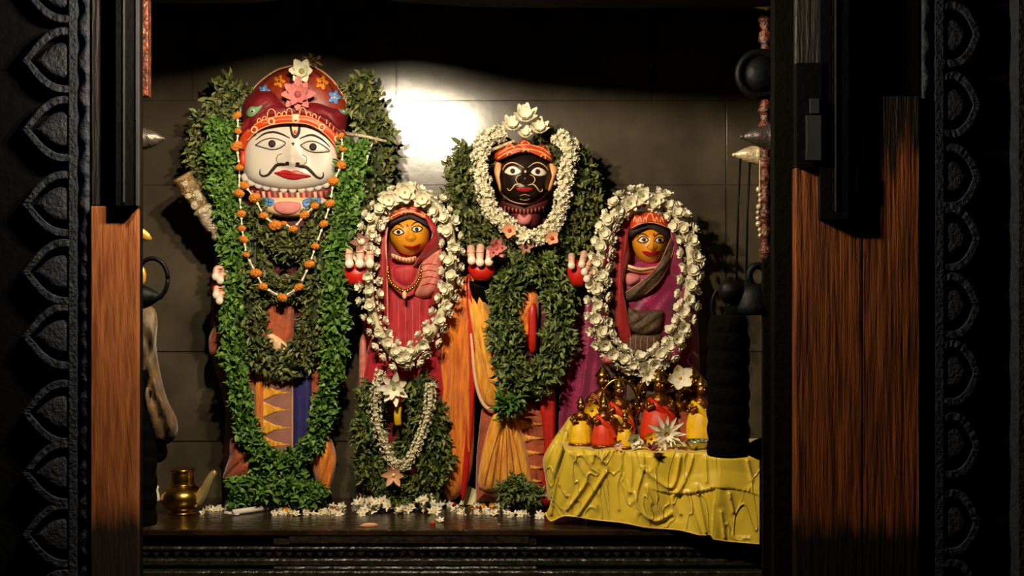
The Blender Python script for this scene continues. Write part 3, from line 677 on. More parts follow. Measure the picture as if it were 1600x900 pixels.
Relief([(614,418),(640,412),(652,418),(646,440),(632,448),(616,438)], 3.955, .018, p=4).obj('bodice', M['crimson'], idol)
mb = MB(); nk = cr([(606,418,3.925),(608,436,3.915),(618,448,3.91),(633,455,3.905),(648,447,3.91),(656,434,3.915),(660,416,3.925)], 8)
for q in nk[::2]: mb.ball(P(*q), .0062, seg=8, rings=5)
mb.tube([P(q[0], q[1], q[2]+.002) for q in nk], .004, 6); mb.build('necklace', M['brass'], idol)
mb = MB(); mb.ball(P(632,461,3.90), .009, .8, .6, 1.4); mb.build('necklace_pendant', M['beige'], idol)

# ---- idol 3: black faced
idol = empty('idol', (P(815,790,4.0).x, 4.0, FLZ), 'black faced idol with orange crown and golden silk robes', 'idol')
Relief([(770,320),(820,310),(870,320),(905,400),(900,520),(880,640),(866,780),(758,780),(760,640),(742,520),(735,400)], 4.08, .10, p=6).obj('body', M['dmaroon'], idol)
rb = Relief([(752,640),(800,625),(850,630),(866,700),(864,782),(862,784),(745,784),(743,782)], 4.0, .04, p=9, smooth=2, folds=fold(.25,.003)); o = rb.obj('robe', M['rust'], idol)
mb = MB()
for y in (663, 685, 708, 731, 752): rb.patch(mb, [(808, y-10), (808, y+10), (824, y+5), (850, y), (824, y-5)], .006, 0, 3)
mb.build('woven_triangle_border', M['gold'], o)
Relief([(842,610),(866,606),(868,690),(862,782),(846,782),(850,690)], 3.96, .03, p=4, smooth=3, folds=fold(.3,.002)).obj('robe_edge', M['redp'], idol)
fp = Relief([(778,635),(800,640),(812,660),(826,710),(834,768),(812,778),(775,770),(748,762),(752,715),(764,665)], 3.97, .035, p=7, center=(790,710), smooth=3, folds=lambda x, y: .009*math.sin((x-788)/(y-600)*30)); o = fp.obj('fanned_pleats', M['gold'], idol)
for x, yb in ((757,758),(768,766),(780,771),(793,774),(806,774),(820,772)): paint(fp, 'pleat_shade_line', M['rust'], o, strokes=[([(790+(x-790)*.25, 668),(790+(x-790)*.6, 705),(x, yb)], [.8,1.6,3.2], .002)])  # shade in the gaps between pleats, painted as rust strokes
o = Relief([(812,440),(838,450),(842,500),(830,540),(812,530),(806,480)], 3.965, .03, p=3, folds=fold(.3,.004,slant=.6)).obj('chest_cloth', M['saffron'], idol)
Relief([(826,480),(838,478),(838,545),(826,545)], 3.945, .02, p=4).obj('red_sash', M['redp'], idol)
o = Relief([(694,440),(725,432),(748,440),(746,520),(742,640),(738,730),(720,772),(694,774),(690,650),(688,540)], 4.0, .05, p=8, center=(716,600), smooth=3, folds=fold(.3,.008,slant=-.02)).obj('shawl', M['saffron'], idol, 20)
Relief([(728,440),(738,440),(744,560),(738,680),(728,772),(720,770),(731,650),(734,540)], 3.965, .02, p=8, center=(735,590), smooth=3).obj('shawl_border', M['redp'], idol)
mb = MB()
g = cr([(733,446,3.975),(744,500,3.955),(752,560,3.95),(762,612,3.945),(782,630,3.94)], 8)
Relief([(728,440),(746,438),(765,480),(782,560),(800,612),(792,630),(772,638),(755,628),(742,590),(736,520)], 3.975, .035, p=6, center=(760,560), smooth=3, folds=fold(.3,.007,slant=-.25)).obj('shawl_loop', M['gold'], idol, 16)
mb.tube([P(q[0]-2, q[1]+3, q[2]-.01) for q in cr([(730,446,3.97),(738,520,3.96),(745,590,3.955),(757,628,3.95),(774,637,3.95),(794,628,3.95)], 8)], .006, 6); mb.build('shawl_hem', M['beige'], idol)
hd = Relief([(780,262),(786,246),(802,236),(821,233),(842,237),(857,248),(863,266),(861,285),(855,302),(842,315),(820,322),(800,317),(786,304),(780,286)], 3.99, .09, center=(821,280), p=3,
            bumps=[(821,274,5,12,.008),(821,280,10,5,.012),(819,294,16,5,.005),(820,308,10,5,.004)])
head = hd.obj('head', M['faceb'], idol, 22)
for out, pup in (([(787,269),(793,262),(801,259),(809,262),(815,268),(808,273),(799,274),(792,272)], (801,267)), ([(829,269),(833,264),(840,261),(849,264),(855,271),(848,275),(839,275),(833,273)], (840,268))): eye(hd, head, out, pup, 4, 'nail', line=1.0)
for b in ([(785,266),(790,258),(799,254),(808,256),(818,262)], [(825,262),(833,256),(841,254),(850,258),(857,266)]): paint(hd, 'eyebrow', M['beige'], head, strokes=[(b, [.8,1.8,2,1.8,.8], .002)])
for q in ([(809,286),(806,281),(809,275),(814,273)], [(828,273),(834,276),(836,282),(832,287)]): paint(hd, 'nostril_outline', M['beige'], head, strokes=[(q, [.8,1.5,1.5,.8], .002)])
paint(hd, 'brow_mark', M['beige'], head, dots=[(821,268,2,.003)])
for q in ([(819,291),(812,288),(805,289),(800,295),(796,298),(792,294)], [(825,290),(832,288),(838,292),(843,299),(847,299),(848,295)]): paint(hd, 'moustache', M['beige'], head, strokes=[(q, [1,2.4,2.6,2,1.6,1], .004)])
paint(hd, 'lips', M['lip'], head, patches=[([(806,295),(812,293.5),(819,294),(826,293),(833,295),(828,298.5),(820,299.5),(811,298.5)], .003)])
paint(hd, 'chin_lines', M['beige'], head, strokes=[([(812,306),(820,304),(828,306)], [.6,1,.6]), ([(812,311),(820,313),(828,311)], [.6,1,.6])])
paint(hd, 'beard_edge', M['beige'], head, strokes=[([(782,300),(788,307),(797,314),(808,318),(820,319.5),(832,318),(844,312),(852,305),(857,298)], [1.2,2.2,2.4,2.6,2.6,2.6,2.4,2.2,1.2], .003)])
for pts in ([(776,252),(772,268),(776,284),(781,300),(784,296),(782,276),(784,256)], [(864,252),(872,264),(868,280),(861,298),(856,296),(862,276),(858,256)]):
    Relief(pts, 3.96, .03, p=2.4).obj('ear', M['orab'], idol, 6)
cb = Relief([(775,252),(773,240),(786,230),(798,224),(806,228),(812,220),(821,217),(830,222),(838,228),(848,225),(856,232),(864,242),(864,254),(848,244),(821,239),(796,243)], 3.95, .05, p=3.4, center=(820,234), smooth=2); cbo = cb.obj('crown', M['ora'], idol, 8)
paint(cb, 'crown_lines', M['orab'], cbo, strokes=[([(778,248),(796,237),(821,233),(846,238),(862,249)], [2.6,2.6], .004), ([(779,241),(796,231),(821,226),(846,231),(861,242)], [2.2,2.2], .004), ([(789,236),(793,227),(799,226),(804,232)], [1.8,1.8], .002), ([(846,234),(851,228),(855,230),(859,238)], [1.8,1.8], .002), ([(814,224),(821,219),(828,224)], [2.4,2.4], .002)], rings=[(797,242,4,3,.006),(822,238,4.4,3.2,.006),(849,246,3.8,2.8,.006)])
paint(cb, 'forehead_mark', M['beige'], cbo, patches=[([(818,243),(826,243),(825,252),(822,256),(819,252)], .010)])
cl = Relief([(784,314),(800,322),(820,326),(840,322),(856,312),(854,324),(838,333),(820,336),(802,333),(788,326)], 3.97, .045, p=3); c_ = cl.obj('collar', M['dmaroon'], idol, 8)
paint(cl, 'collar_stripes', M['pinkc'], c_, strokes=[([(x, 321+6*(1-((x-820)/34)**2)),(x, 330+4*(1-((x-820)/34)**2))], [2.6,2.6], .003) for x in range(789, 855, 6)])
Relief([(800,330),(842,330),(838,356),(804,356)], 3.98, .04, p=3).obj('neck', M['dmaroon'], idol, 8)
Relief([(811,334),(819,339),(827,334),(832,340),(828,350),(819,353),(811,350),(808,341)], 3.945, .025, p=2.4).obj('pendant', M['pinkp'], idol, 8)
mb = MB(); tubepx(mb, [(764,236,3.93),(784,228,3.92),(804,220,3.93)], .005, 8); mb.build('crown_pin', M['silver'], idol)
hand(idol, 753, 424, 3.90, (22, 15), [(736,388,736,396,737,406),(751,386,750,396,750,409),(766,390,765,399,764,408)], [(745,500,4.0),(750,470,3.98),(753,440,3.96)], 'blk', 6.5)
hand(idol, 904, 428, 3.90, (18, 20), [(893,400,893,406,893,414),(913,396,911,404,909,412),(922,408,918,416,913,424),(924,420,920,430,917,435)], [(880,500,4.0),(892,470,3.98),(904,446,3.96)], 'blk', 5.6)

# ---- idol 4
idol = empty('idol', (P(1010,700,4.0).x, 4.0, FLZ), 'yellow faced idol in a magenta veil with brown checked sash', 'idol')
Relief([(960,350),(1010,330),(1056,350),(1082,430),(1092,560),(1095,780),(920,780),(925,560),(940,430)], 4.08, .10, p=6).obj('body', M['maroon'], idol)
Relief([(905,470),(925,460),(940,520),(942,600),(935,780),(866,780),(872,640),(884,540)], 4.01, .05, p=6, center=(908,620), smooth=3, folds=fold(.2,.008,slant=.12)).obj('shawl', M['magenta'], idol, 16)
Relief([(1055,400),(1078,430),(1090,500),(1094,600),(1092,780),(1040,780),(1040,600),(1050,500)], 4.0, .045, p=3, center=(1066,600), smooth=3, folds=fold(.2,.004)).obj('shawl', M['magenta'], idol, 14)
Relief([(973,420),(1030,400),(1066,410),(1068,450),(1055,500),(1040,545),(980,545),(966,500),(962,450)], 3.995, .06, p=3.4, center=(1014,470), smooth=3, folds=fold(.2,.004,slant=.8)).obj('dress', M['magenta'], idol, 14)
hd, h = female_head(idol, (1017,383), 1, [(985,366),(986,356),(1000,350),(1017,348),(1034,352),(1043,362),(1044,380),(1038,398),(1026,410),(1014,412),(1000,406),(990,392),(986,380)],
   [([(996,376),(1001,371),(1007,370),(1013,375),(1008,379),(1001,379)], (1006,374.5)), ([(1023,376),(1027,371.5),(1033,371),(1039,375),(1034,379),(1028,379)], (1031,375))],
   [[(994,372),(1000,366),(1007,366),(1014,371)], [(1022,371),(1028,366),(1035,366.5),(1041,372)]],
   [(1003,393),(1010,392),(1016,394),(1023,392),(1031,393),(1027,398),(1018,401),(1009,399)], (1021.5,366.5), (1019,386), M['facey'])
Relief([(984,372),(982,358),(1000,350),(1020,348),(1038,352),(1046,364),(1046,374),(1036,362),(1018,358),(1000,360),(990,366)], 3.93, .018, p=3, center=(1014,354), smooth=2).obj('hair', M['dark'], h, 5)
cb = Relief([(984,360),(984,346),(988,336),(1000,334),(1016,329),(1034,334),(1044,344),(1046,358),(1032,352),(1014,350),(998,353)], 3.935, .04, p=3, center=(1014,344), smooth=2); cbo = cb.obj('crown', M['ora'], idol, 8)
paint(cb, 'crown_lines', M['orab'], cbo, strokes=[([(987,356),(1000,350),(1014,348),(1030,350),(1043,356)], [1.6,1.6], .002)] + [([(x,347),(x+2,339),(x+5,347)], [1.8,1.8], .002) for x in (990,998,1006,1024,1032)] + [([(1010,346),(1013,335),(1019,335),(1022,346)], [2.2,2.2], .002)])
cl = Relief([(978,412),(990,416),(1010,418),(1026,416),(1024,424),(1008,428),(988,425),(976,420)], 3.95, .03, p=3); c_ = cl.obj('collar', M['beige'], idol, 6)
paint(cl, 'collar_stripes', M['dark'], c_, strokes=[([(980,418),(1000,423),(1022,420)], [1.4,1.4], .002)])
Relief([(978,426),(1000,430),(1000,440),(984,448),(976,440)], 3.955, .03, p=2.6).obj('bodice', M['pinkp'], idol)
# veil, magenta with a brown edge, and the sash crossing the chest
Relief([(973,338),(985,332),(986,345),(982,372),(984,400),(978,424),(974,470),(980,520),(990,545),(966,535),(958,480),(956,420),(958,370)], 3.955, .045, p=2.8, center=(970,430), smooth=3, folds=fold(.3,.003)).obj('veil', M['vred'], idol, 12)
mb = MB(); tubepx(mb, [(966,545,3.94),(959,490,3.93),(960,430,3.92),(963,380,3.925),(972,345,3.93),(990,326,3.94),(1016,320,3.945),(1040,330,3.94),(1054,352,3.93),(1058,378,3.93)], (.007,.007), 8, .7); mb.build('veil_edge', M['brownc'], idol)
Relief([(1046,350),(1056,360),(1062,384),(1070,410),(1070,440),(1040,425),(1040,405),(1048,385)], 3.965, .045, p=2.8, center=(1055,400), smooth=3).obj('veil', M['magenta'], idol)
for pts in ([(1050,366),(1058,380),(1050,408),(1034,438),(1016,458),(990,470),(974,470),(976,456),(1000,440),(1024,420),(1040,396)],):
    sh = Relief(pts, 3.945, .045, p=2.6, center=(1022,430), smooth=3, folds=fold(.3,.003,slant=1.0)); s_ = sh.obj('sash', M['brownc'], idol, 12)
    paint(sh, 'sash_trim', M['pinkc'], s_, strokes=[([(1048,372),(1036,402),(1018,426),(994,446),(976,458)], [1.4,1.4], .002), ([(1054,384),(1046,412),(1030,440),(1008,460)], [1.2,1.2], .002)])
Relief([(980,480),(1000,486),(1034,484),(1036,500),(1030,520),(1004,524),(984,516),(978,500)], 3.94, .03, p=3, folds=fold(.25,.003,slant=1.4)).obj('sash', M['brownc'], idol)
bs = Relief(rect(978,522,1034,552), 3.945, .02, p=6, smooth=0); b_ = bs.obj('sash_end', M['brownc'], idol, 6)
paint(bs, 'woven_stripes', M['pinkc'], b_, strokes=[([(x, 526),(x-1, 546)], [1.2,1.2], .002) for x in (986,994,1002,1012,1022)])
sk = Relief([(934,568),(1000,560),(1070,566),(1100,600),(1096,780),(925,780),(930,640)], 4.0, .06, p=4, center=(1010,660), smooth=3, folds=fold(.16,.004)); s_ = sk.obj('skirt', M['brownc'], idol)
paint(sk, 'skirt_bands', M['dark'], s_, strokes=[([(934,598),(965,594),(1000,596)], [2.5,2.5], .002)] + [([(x, 600),(x-1, 622)], [3,3], .002) for x in (938,948,958,968,978)])
# ================================================================ GARLANDS
G1, G2 = (.055,.15,.015), (.19,.34,.06)            # fresh green leaves
D1, D2 = (.05,.07,.014), (.24,.25,.08)            # darker dull leaves
def leaf_garland(name, label, cat, paths, c1, c2, group=None, base=None):
    """paths: (points, Y, radius_px, count, leaf_len_px, leaf_wid_px)"""
    allp = [P(q[0], q[1], pp[1]) for pp in paths for q in pp[0]]; lo = min(allp, key=lambda v: v.z)
    root = empty(name, lo, label, cat, group)
    mb = MB(); cb = MB()
    for (pts, Y, rp, n, L, W) in paths:
        s = Y/F; path = path3(pts, Y, 8); leaf_rope(mb, path, rp*s, n, L*s, W*s, c1, c2)
        cb.tube(path, .003, 6)
    o = mb.build('leaves', M['leafg'], root, False); o['kind'] = 'stuff'
    cb.build('cord', M['cord'], root); return root
leaf_garland('leaf_garland', 'long bright green leaf garland looping from the tall white faced idol to its feet', 'garland',
  [([(350,190),(344,240),(350,300),(366,350),(364,420),(366,500),(368,560)], 3.905, 17, 2000, 14, 7.5), ([(368,560),(374,610),(384,660),(402,700),(432,722),(468,712),(496,676),(510,620),(520,560)], 3.900, 12, 1500, 14, 7.5), ([(520,560),(524,480),(528,400),(538,330),(548,270),(554,225)], 3.905, 17, 1700, 14, 7.5)], G1, G2)
leaf_garland('leaf_garland', 'dark olive leaf garland framing the shoulders and turban of the tall idol', 'garland',
  [([(372,130),(352,165),(325,205),(318,260),(334,320)], 3.985, 24, 1100, 15, 6.5),
   ([(555,125),(572,165),(586,210),(590,260),(572,320),(556,370)], 3.985, 24, 1100, 15, 6.5)], D1, D2)
leaf_garland('leaf_garland', 'dull green leaf garland looped twice over the chest of the tall idol', 'garland',
  [([(385,320),(392,380),(392,450),(396,510),(404,548),(436,568),(474,552),(490,510),(494,450),(500,380),(510,320)], 3.925, 22, 2300, 14, 6),
   ([(395,345),(425,375),(460,385),(495,372),(515,345)], 3.925, 20, 800, 14, 6),
   ([(400,430),(425,452),(450,455),(480,440)], 3.925, 17, 500, 14, 6)], D1, D2)
leaf_garland('leaf_pile', 'bright green leaves heaped at the feet of the tall idol', 'leaves',
  [([(362,768),(400,764),(440,762),(478,770),(496,778)], 3.90, 16, 1100, 15, 7.5), ([(400,738),(440,734),(468,742)], 3.92, 14, 500, 15, 7.5)], G1, G2)
leaf_garland('leaf_garland', 'large olive leaf garland behind the white garland of the black faced idol', 'garland',
  [([(742,236),(722,275),(724,330),(745,372),(780,400),(806,424)], 3.975, 25, 1500, 14, 6),
   ([(888,240),(912,290),(908,335),(895,375),(862,405),(830,425)], 3.975, 25, 1500, 14, 6),
   ([(790,215),(775,225),(765,250)], 3.99, 12, 160, 14, 6), ([(845,205),(868,225),(880,255)], 3.99, 12, 200, 14, 6)], D1, D2)
leaf_garland('leaf_garland', 'long dull green leaf garland hanging down to the knees of the black faced idol', 'garland',
  [([(830,410),(800,428),(788,470),(788,520),(796,570),(822,598),(856,580),(874,530),(876,480),(866,440),(838,412)], 3.925, 22, 3000, 14, 5.5)], (.05,.09,.015), (.24,.29,.08))
leaf_garland('leaf_sprig', 'small tuft of green leaves above the golden pleats of the black faced idol', 'leaves',
  [([(782,630),(797,632),(812,628)], 3.90, 8, 130, 20, 6)], G1, (.18,.32,.06))
leaf_garland('leaf_garland', 'dark green leaf garland under the white string on the crimson dressed idol', 'garland',
  [([(590,600),(578,650),(574,700),(588,745),(622,770),(655,770),(678,735),(682,680),(668,630),(650,590)], 3.945, 21, 2600, 13, 5.5),
   ([(640,600),(652,640),(640,690),(610,720)], 3.96, 15, 600, 13, 5.5)], (.045,.08,.015), (.22,.26,.06))
leaf_garland('leaf_pile', 'small heap of dull leaves on the plinth below the golden pleats', 'leaves',
  [([(782,775),(800,766),(822,770),(840,782)], 3.86, 15, 550, 12, 5), ([(800,752),(815,756)], 3.88, 9, 120, 12, 5)], (.05,.09,.02), (.22,.27,.07))

# flowers strung one by one: each blossom is a part of its garland
def protos(count, mats, **kw):
    out = []
    for _ in range(count):
        mb = bloom_mb(**kw); me_o = mb.build('flower', mats, None, True, origin=(0,0,0)); COL.objects.unlink(me_o); out.append(me_o)
    return out
WF = [M['white'], M['whiteg']]
big = protos(5, WF, n=5, L=.023, W=.024, curl=.35, layers=2, center=.005, rise=.3)
small = protos(4, WF, n=5, L=.012, W=.0085, curl=.4, layers=2, center=.0035, rise=.4)
tiny = protos(4, [M['white'], M['yellowc']], n=5, L=.0125, W=.0065, curl=.15, layers=1, center=.0022, rise=.25)
def flower_garland(label, pts, Y, n, protos_, spread, sc=1.0, rows=2, extra=0, group=None, closed=False):
    s = Y/F; path = path3(pts, Y, 12); lo = min(path, key=lambda v: v.z)
    root = empty('flower_garland', lo, label, 'garland', group)
    mb = MB(); mb.tube(path, [spread*s*.55]*len(path), 8); mb.build('cord', M['whiteg'], root)
    def spot(i, tot):
        u = (i+.5)/tot; p, t = along(path, u); a = t.cross(Vector((0,1,0))).normalized(); b = a.cross(t).normalized()
        if b.y > 0: b = -b
        ph = (i % rows)/(rows-1)*2-1 if rows > 1 else 0
        th = ph*1.15 + U(-.35,.35)
        d = a*math.sin(th) + b*math.cos(th)
        return p + d*spread*s*U(.75,1.05), d
    for i in range(min(n, 100)):
        p, d = spot(i, min(n, 100)); f = random.choice(protos_).copy(); COL.objects.link(f); f.parent = root; f.location = p - WORLD[root.name]
        f.rotation_euler = (d + Vector((U(-.3,.3),0,U(-.3,.3)))).to_track_quat('-Y', 'Z').to_euler(); f.rotation_euler.rotate_axis('Y', U(0, 6)); k = sc*U(.85,1.15); f.scale = (k,k,k)
    if extra:
        mb = MB()
        for i in range(extra):
            p, d = spot(i, extra); p = p - d*spread*s*U(.0,.35)
            bloom_mb(5, .011*sc, .008*sc, .4, 1, mb, p, (d + Vector((U(-.6,.6),U(-.3,.3),U(-.6,.6)))), .0032*sc, .35)
        o = mb.build('blossoms', WF, root); o['kind'] = 'stuff'
    return root
flower_garland('thick white flower garland framing the crimson dressed idol', [(630,306,3.93),(604,318,3.92),(584,345),(574,390),(576,440),(582,490),(602,535),(628,562),(652,548),(680,510),(700,460),(707,410),(702,360),(684,326,3.92),(655,308,3.93),(632,304,3.93)], 3.895, 100, big, 13, .80, 3, 200)
flower_garland('thin white blossom string hanging to the feet of the crimson dressed idol', [(596,578),(588,610),(588,650),(598,690),(614,722),(632,728),(650,700),(662,668),(672,630),(672,598)], 3.895, 90, small, 7, .62, 3, 160)
flower_garland('fine white flower garland around the head of the black faced idol', [(788,208,3.95),(760,215,3.93),(750,245),(755,290),(768,330),(792,350),(820,372),(848,368),(868,345),(878,310),(884,270),(892,232),(872,212,3.93)], 3.90, 100, small, 11, .95, 4, 360)
flower_garland('thick white flower garland framing the magenta veiled idol', [(1004,306,3.93),(975,318,3.92),(952,345),(940,390),(936,440),(932,490),(945,535),(975,562),(1010,570),(1040,550),(1062,515),(1074,470),(1080,420),(1074,370),(1050,330,3.92),(1020,308,3.93)], 3.895, 100, big, 13, .88, 3, 200)

# marigold strings
def bone(mb, a, b):
    d = b-a; mb.tube([a, a+d*.12, a+d*.3, a+d*.7, a+d*.88, b], [.0035,.0045,.0025,.0022,.0042,.003], 8)
def mari_proto():
    mb = MB()
    for k in range(3):
        for i in range(12-3*k):
            a = 2*PI*i/(12-3*k)+k*.3+U(-.1,.1); rr = .0125-.0035*k
            mb.ball((rr*math.cos(a), -.0035*k-.001, rr*math.sin(a)*.72), .0048, seg=6, rings=4)
    mb.ball((0,-.006,0), .006, seg=8, rings=5)
    o = mb.build('marigold', M['mari'], None, True, origin=(0,0,0)); COL.objects.unlink(o); return o
MP = mari_proto()
def marigold_string(label, flowers, Y):
    lo = max(flowers, key=lambda q: q[1]); root = empty('marigold_garland', P(lo[0], lo[1], Y), label, 'garland')
    off = WORLD[root.name]; prev = None
    mb = MB(); mb.tube([P(q[0], q[1], Y+.003) for q in cr(flowers, 5)], .0014, 6); mb.build('cord', M['cord'], root)
    for (x, y, big_) in flowers:
        p = P(x, y, Y)
        f = MP.copy(); COL.objects.link(f); f.parent = root; f.location = p-off; f.rotation_euler = (U(-.3,.3), U(-.5,.5), U(-.3,.3)); k = .88*U(.8,1.15)*big_; f.scale = (k,k,k)
        if prev is not None and (p-prev).length > .03:
            d = (p-prev); mb = MB(); bone(mb, prev+d*.26, prev+d*.76); mb.build('white_bud', M['white'], root)
        prev = p
marigold_string('long marigold string with white buds hanging on the chest of the tall idol', [(371,180,1),(372,205,.9),(370,228,1.1),(374,262,1),(374,302,1.2),(377,334,1),(378,357,.8),(381,374,1),(385,398,.9),(400,427,1.2),(411,448,1),(441,465,1),(467,449,1),(484,413,1.15),(493,385,1),(506,350,1),(516,318,1),(521,283,1.2),(534,258,1),(536,232,.9),(533,212,.8)], 3.865)
marigold_string('short marigold string below the striped collar of the tall idol', [(382,290,1.2),(398,309,1.2),(412,337,1),(430,352,1.2),(444,349,.8),(458,358,1.1),(476,336,1.1),(492,322,.9)], 3.868)

# single flowers on and around the idols: each its own thing
def bloom(name, label, px, py, Y, r, n, W, layers, mats, curl=.3, rise=.3, cen=.2, face=(0,-1,0), cat='flower', group=None):
    L = r*Y/F; mb = bloom_mb(n, L, W*L, curl, layers, center=L*cen, rise=rise, face=face, c=P(px, py, Y))
    return tag(mb.build(name, mats), label, cat, group)
PK = [M['pinkp'], mat('deep_rose', (176,80,84))]; PE = [M['peachp'], M['ora']]; WG = [M['white'], M['greenc']]; WY_ = [M['white'], M['yellowc']]
bloom('lotus', 'pink lotus pinned on the turban of the tall idol', 466, 148, 3.885, 27, 8, .55, 2, PK, .1, .1, .22)
bloom('gardenia', 'white flower at the very top of the domed turban', 472, 112, 3.90, 20, 6, .75, 2, WG, .3, .2, .25)
leaf_garland('leaf_sprig', 'tiny dry sprig above the white flower on the domed turban', 'leaves', [([(470,98),(482,93),(494,97)], 3.93, 5, 40, 12, 4)], (.10,.06,.02), (.2,.14,.05))
for i, (x, y, r, lab) in enumerate(((608,313,15,'left one'),(633,301,17,'middle one'),(660,311,15,'right one'))):
    bloom('lily', 'large cream flower on the head of the crimson dressed idol, ' + lab, x, y, 3.885, r*1.15, 7, .75, 2, WG, .4, .3, .14)
for (x, y, r, lab) in ((800,200,17,'left one'),(820,186,20,'topmost one'),(842,205,17,'right one'),(820,212,13,'lowest one')):
    bloom('lily', 'large cream flower on the crown of the black faced idol, ' + lab, x, y, 3.905, r*1.15, 7, .6, 2, WG, .3, .5, .12, (0,-.8,.5))
for (x, y, r, lab) in ((985,318,15,'left one'),(1004,306,17,'middle one'),(1024,314,15,'right one')):
    bloom('gardenia', 'white flower atop the head of the magenta veiled idol, ' + lab, x, y, 3.89, r, 6, .7, 2, WG, .3, .3, .2)
bloom('peach_flower', 'peach flower left of the white bloom below the black face', 796, 360, 3.86, 13, 5, .9, 1, PE, .2, .2, .25)
bloom('peach_flower', 'peach flower right of the white bloom below the black face', 862, 372, 3.86, 13, 5, .9, 1, PE, .2, .2, .25)
bloom('chrysanthemum', 'white bloom between the two peach flowers on the black faced idol', 820, 368, 3.86, 15, 9, .35, 2, WY_, .15, .3, .15)
bloom('dark_flower', 'small brownish pink flower under the white bloom of the black faced idol', 822, 386, 3.87, 13, 6, .5, 1, [M['mauve'], M['dmaroon']], .2, .2, .2)
bloom('pink_flower', 'pink flower held in the right hand of the black faced idol', 776, 388, 3.86, 19, 6, .5, 2, PK, .3, .4, .2)
bloom('pink_flower', 'pink flower above the left hand of the tall idol, brushing the white garland', 566, 378, 3.88, 18, 5, .6, 1, [M['mauve'], M['white']], .3, .4, .3)
bloom('pink_lotus_bud', 'pink bud below the garland of the magenta veiled idol', 948, 570, 3.87, 15, 5, .8, 2, PK, -.1, 1.2, .3, (0,-.5,.8))
bloom('lily', 'large white lily hanging at the waist of the crimson dressed idol', 616, 607, 3.87, 27, 7, .42, 2, WG, .15, .35, .15)
bloom('lily', 'wilted pale flower at the feet of the crimson dressed idol', 615, 742, 3.88, 19, 6, .5, 1, [M['peachp'], M['white']], .3, .3, .15)
bloom('frangipani', 'large white flower hanging below the right side of the magenta veiled garland', 1062, 590, 3.83, 22, 5, .8, 1, WY_, .25, .3, .12)
bloom('chrysanthemum', 'white flower just under the bottom of the garland of the magenta veiled idol', 1012, 586, 3.85, 17, 8, .45, 2, WG, .2, .3, .15)
tag((lambda mb: (mb.cur, mb.tube([P(x, y, Y) for x, y, Y in cr([(622,636,3.885),(621,650,3.875),(622,664,3.885)], 4)], [.011]*9, 8, .5), mb.build('yellow_petal', M['yskirt']))[-1])(MB()), 'yellow petal tucked in leaves below the white lily', 'petal')

# ================================================================ TALL IDOL'S MACE AND PIN
m_ = empty('mace', P(347,375,3.93), 'embossed silver mace held diagonally beside the tall idol', 'mace')
a = P(345,372,3.95); b = P(284,274,3.90); d = b-a; L = d.length
def axis_lathe(mb, a, b, prof, seg=20):
    mb.tube([a + (b-a)*h for r, h in prof], [r for r, h in prof], seg)
mb = MB(); axis_lathe(mb, a, b, [(.018,0),(.024,.02),(.024,.07),(.018,.10),(.018,.14),(.026,.17),(.028,.32),(.026,.42),(.033,.44),(.033,.47),(.024,.50)]); mb.build('shaft', M['silver'], m_)
mb = MB(); axis_lathe(mb, a, b, [(.024,.50),(.028,.56),(.026,.62),(.029,.68),(.030,.74),(.033,.76),(.033,.79),(.029,.81),(.030,.94),(.034,.96),(.033,.99),(.02,1.0)]); hd_ = mb.build('mace_head', mat('dull_bronze_silver', (190,154,104), .35, .4, .5, 60, 1.0, 120), m_)
for t, sd in ((.56,-1),(.66,1),(.72,-1),(.87,0),(.60,1.2)):
    mb = MB(); c = a + d*t + Vector((.008*sd, -.024, .008*sd)); mb.ball(c, .012, 1, .7, 1.2, 10, 7); mb.build('embossed_boss', M['silver'], hd_)
m_ = empty('silver_pin', P(572,218,3.9), 'silver rod with a white tassel across leaves right of the tall idol\'s face', 'rod')
mb = MB(); mb.tube([P(536,208,3.95), P(570,213,3.925), P(604,221,3.92)], [.006,.0055,.004], 8); mb.build('rod', M['silver'], m_)
mb = MB()
for k in range(9): mb.tube([P(582,224,3.91), P(572+U(-3,3),245,3.905), P(560+U(-8,8),282+U(-8,4),3.91)], [.002,.003,.001], 5)
mb.build('tassel', M['white'], m_)

# ================================================================ OFFERING TABLE
TZ = FLZ + .215
tb = empty('offering_table', (.52, 3.80, FLZ), 'low wooden bench under the yellow satin cloth', 'table')
mb = MB(); mb.box((.20, 3.66, TZ-.028), (.84, 3.915, TZ-.008)); mb.build('table_top', M['wood'], tb, False)
for x in (.235, .80):
    for y in (3.69, 3.88):
        mb = MB(); mb.box((x-.018, y-.018, FLZ), (x+.018, y+.018, TZ-.028)); mb.build('leg', M['wood'], tb, False)
creases = [([(878,702),(868,752),(861,803)],1.1),([(889,700),(910,734),(916,753),(886,796)],1),([(921,700),(948,729),(939,750),(903,805)],1.1),([(967,700),(971,732),(964,760),(967,796)],.8),
 ([(982,700),(987,729),(985,768)],.8),([(1003,704),(1005,732),(994,785),(1021,814),(1049,803)],1.1),([(1007,734),(1042,761),(1055,753),(1063,711)],1.1),([(1010,761),(1028,789),(1035,807)],.8),
 ([(1085,700),(1078,732),(1063,764),(1051,778),(1063,803)],1),([(1103,714),(1104,753)],.8),([(1088,761),(1103,832)],1),([(1071,771),(1094,835)],1),([(893,702),(900,722)],.6),([(930,700),(926,722)],.6),([(945,703),(940,722)],.6),([(1140,772),(1146,800)],.9),([(1168,720),(1175,750)],.7),([(1127,800),(1132,840)],.7)]
def segd(x, y, q):
    best = 1e9
    for (x1,y1),(x2,y2) in zip(q, q[1:]):
        dx, dy = x2-x1, y2-y1; t = max(0, min(1, ((x-x1)*dx+(y-y1)*dy)/(dx*dx+dy*dy))); best = min(best, math.hypot(x-x1-t*dx, y-y1-t*dy))
    return best
CR = [([(a_[0], a_[1]) for a_ in cr(q, 5)], h) for q, h in creases]
def top_l(v): return 0
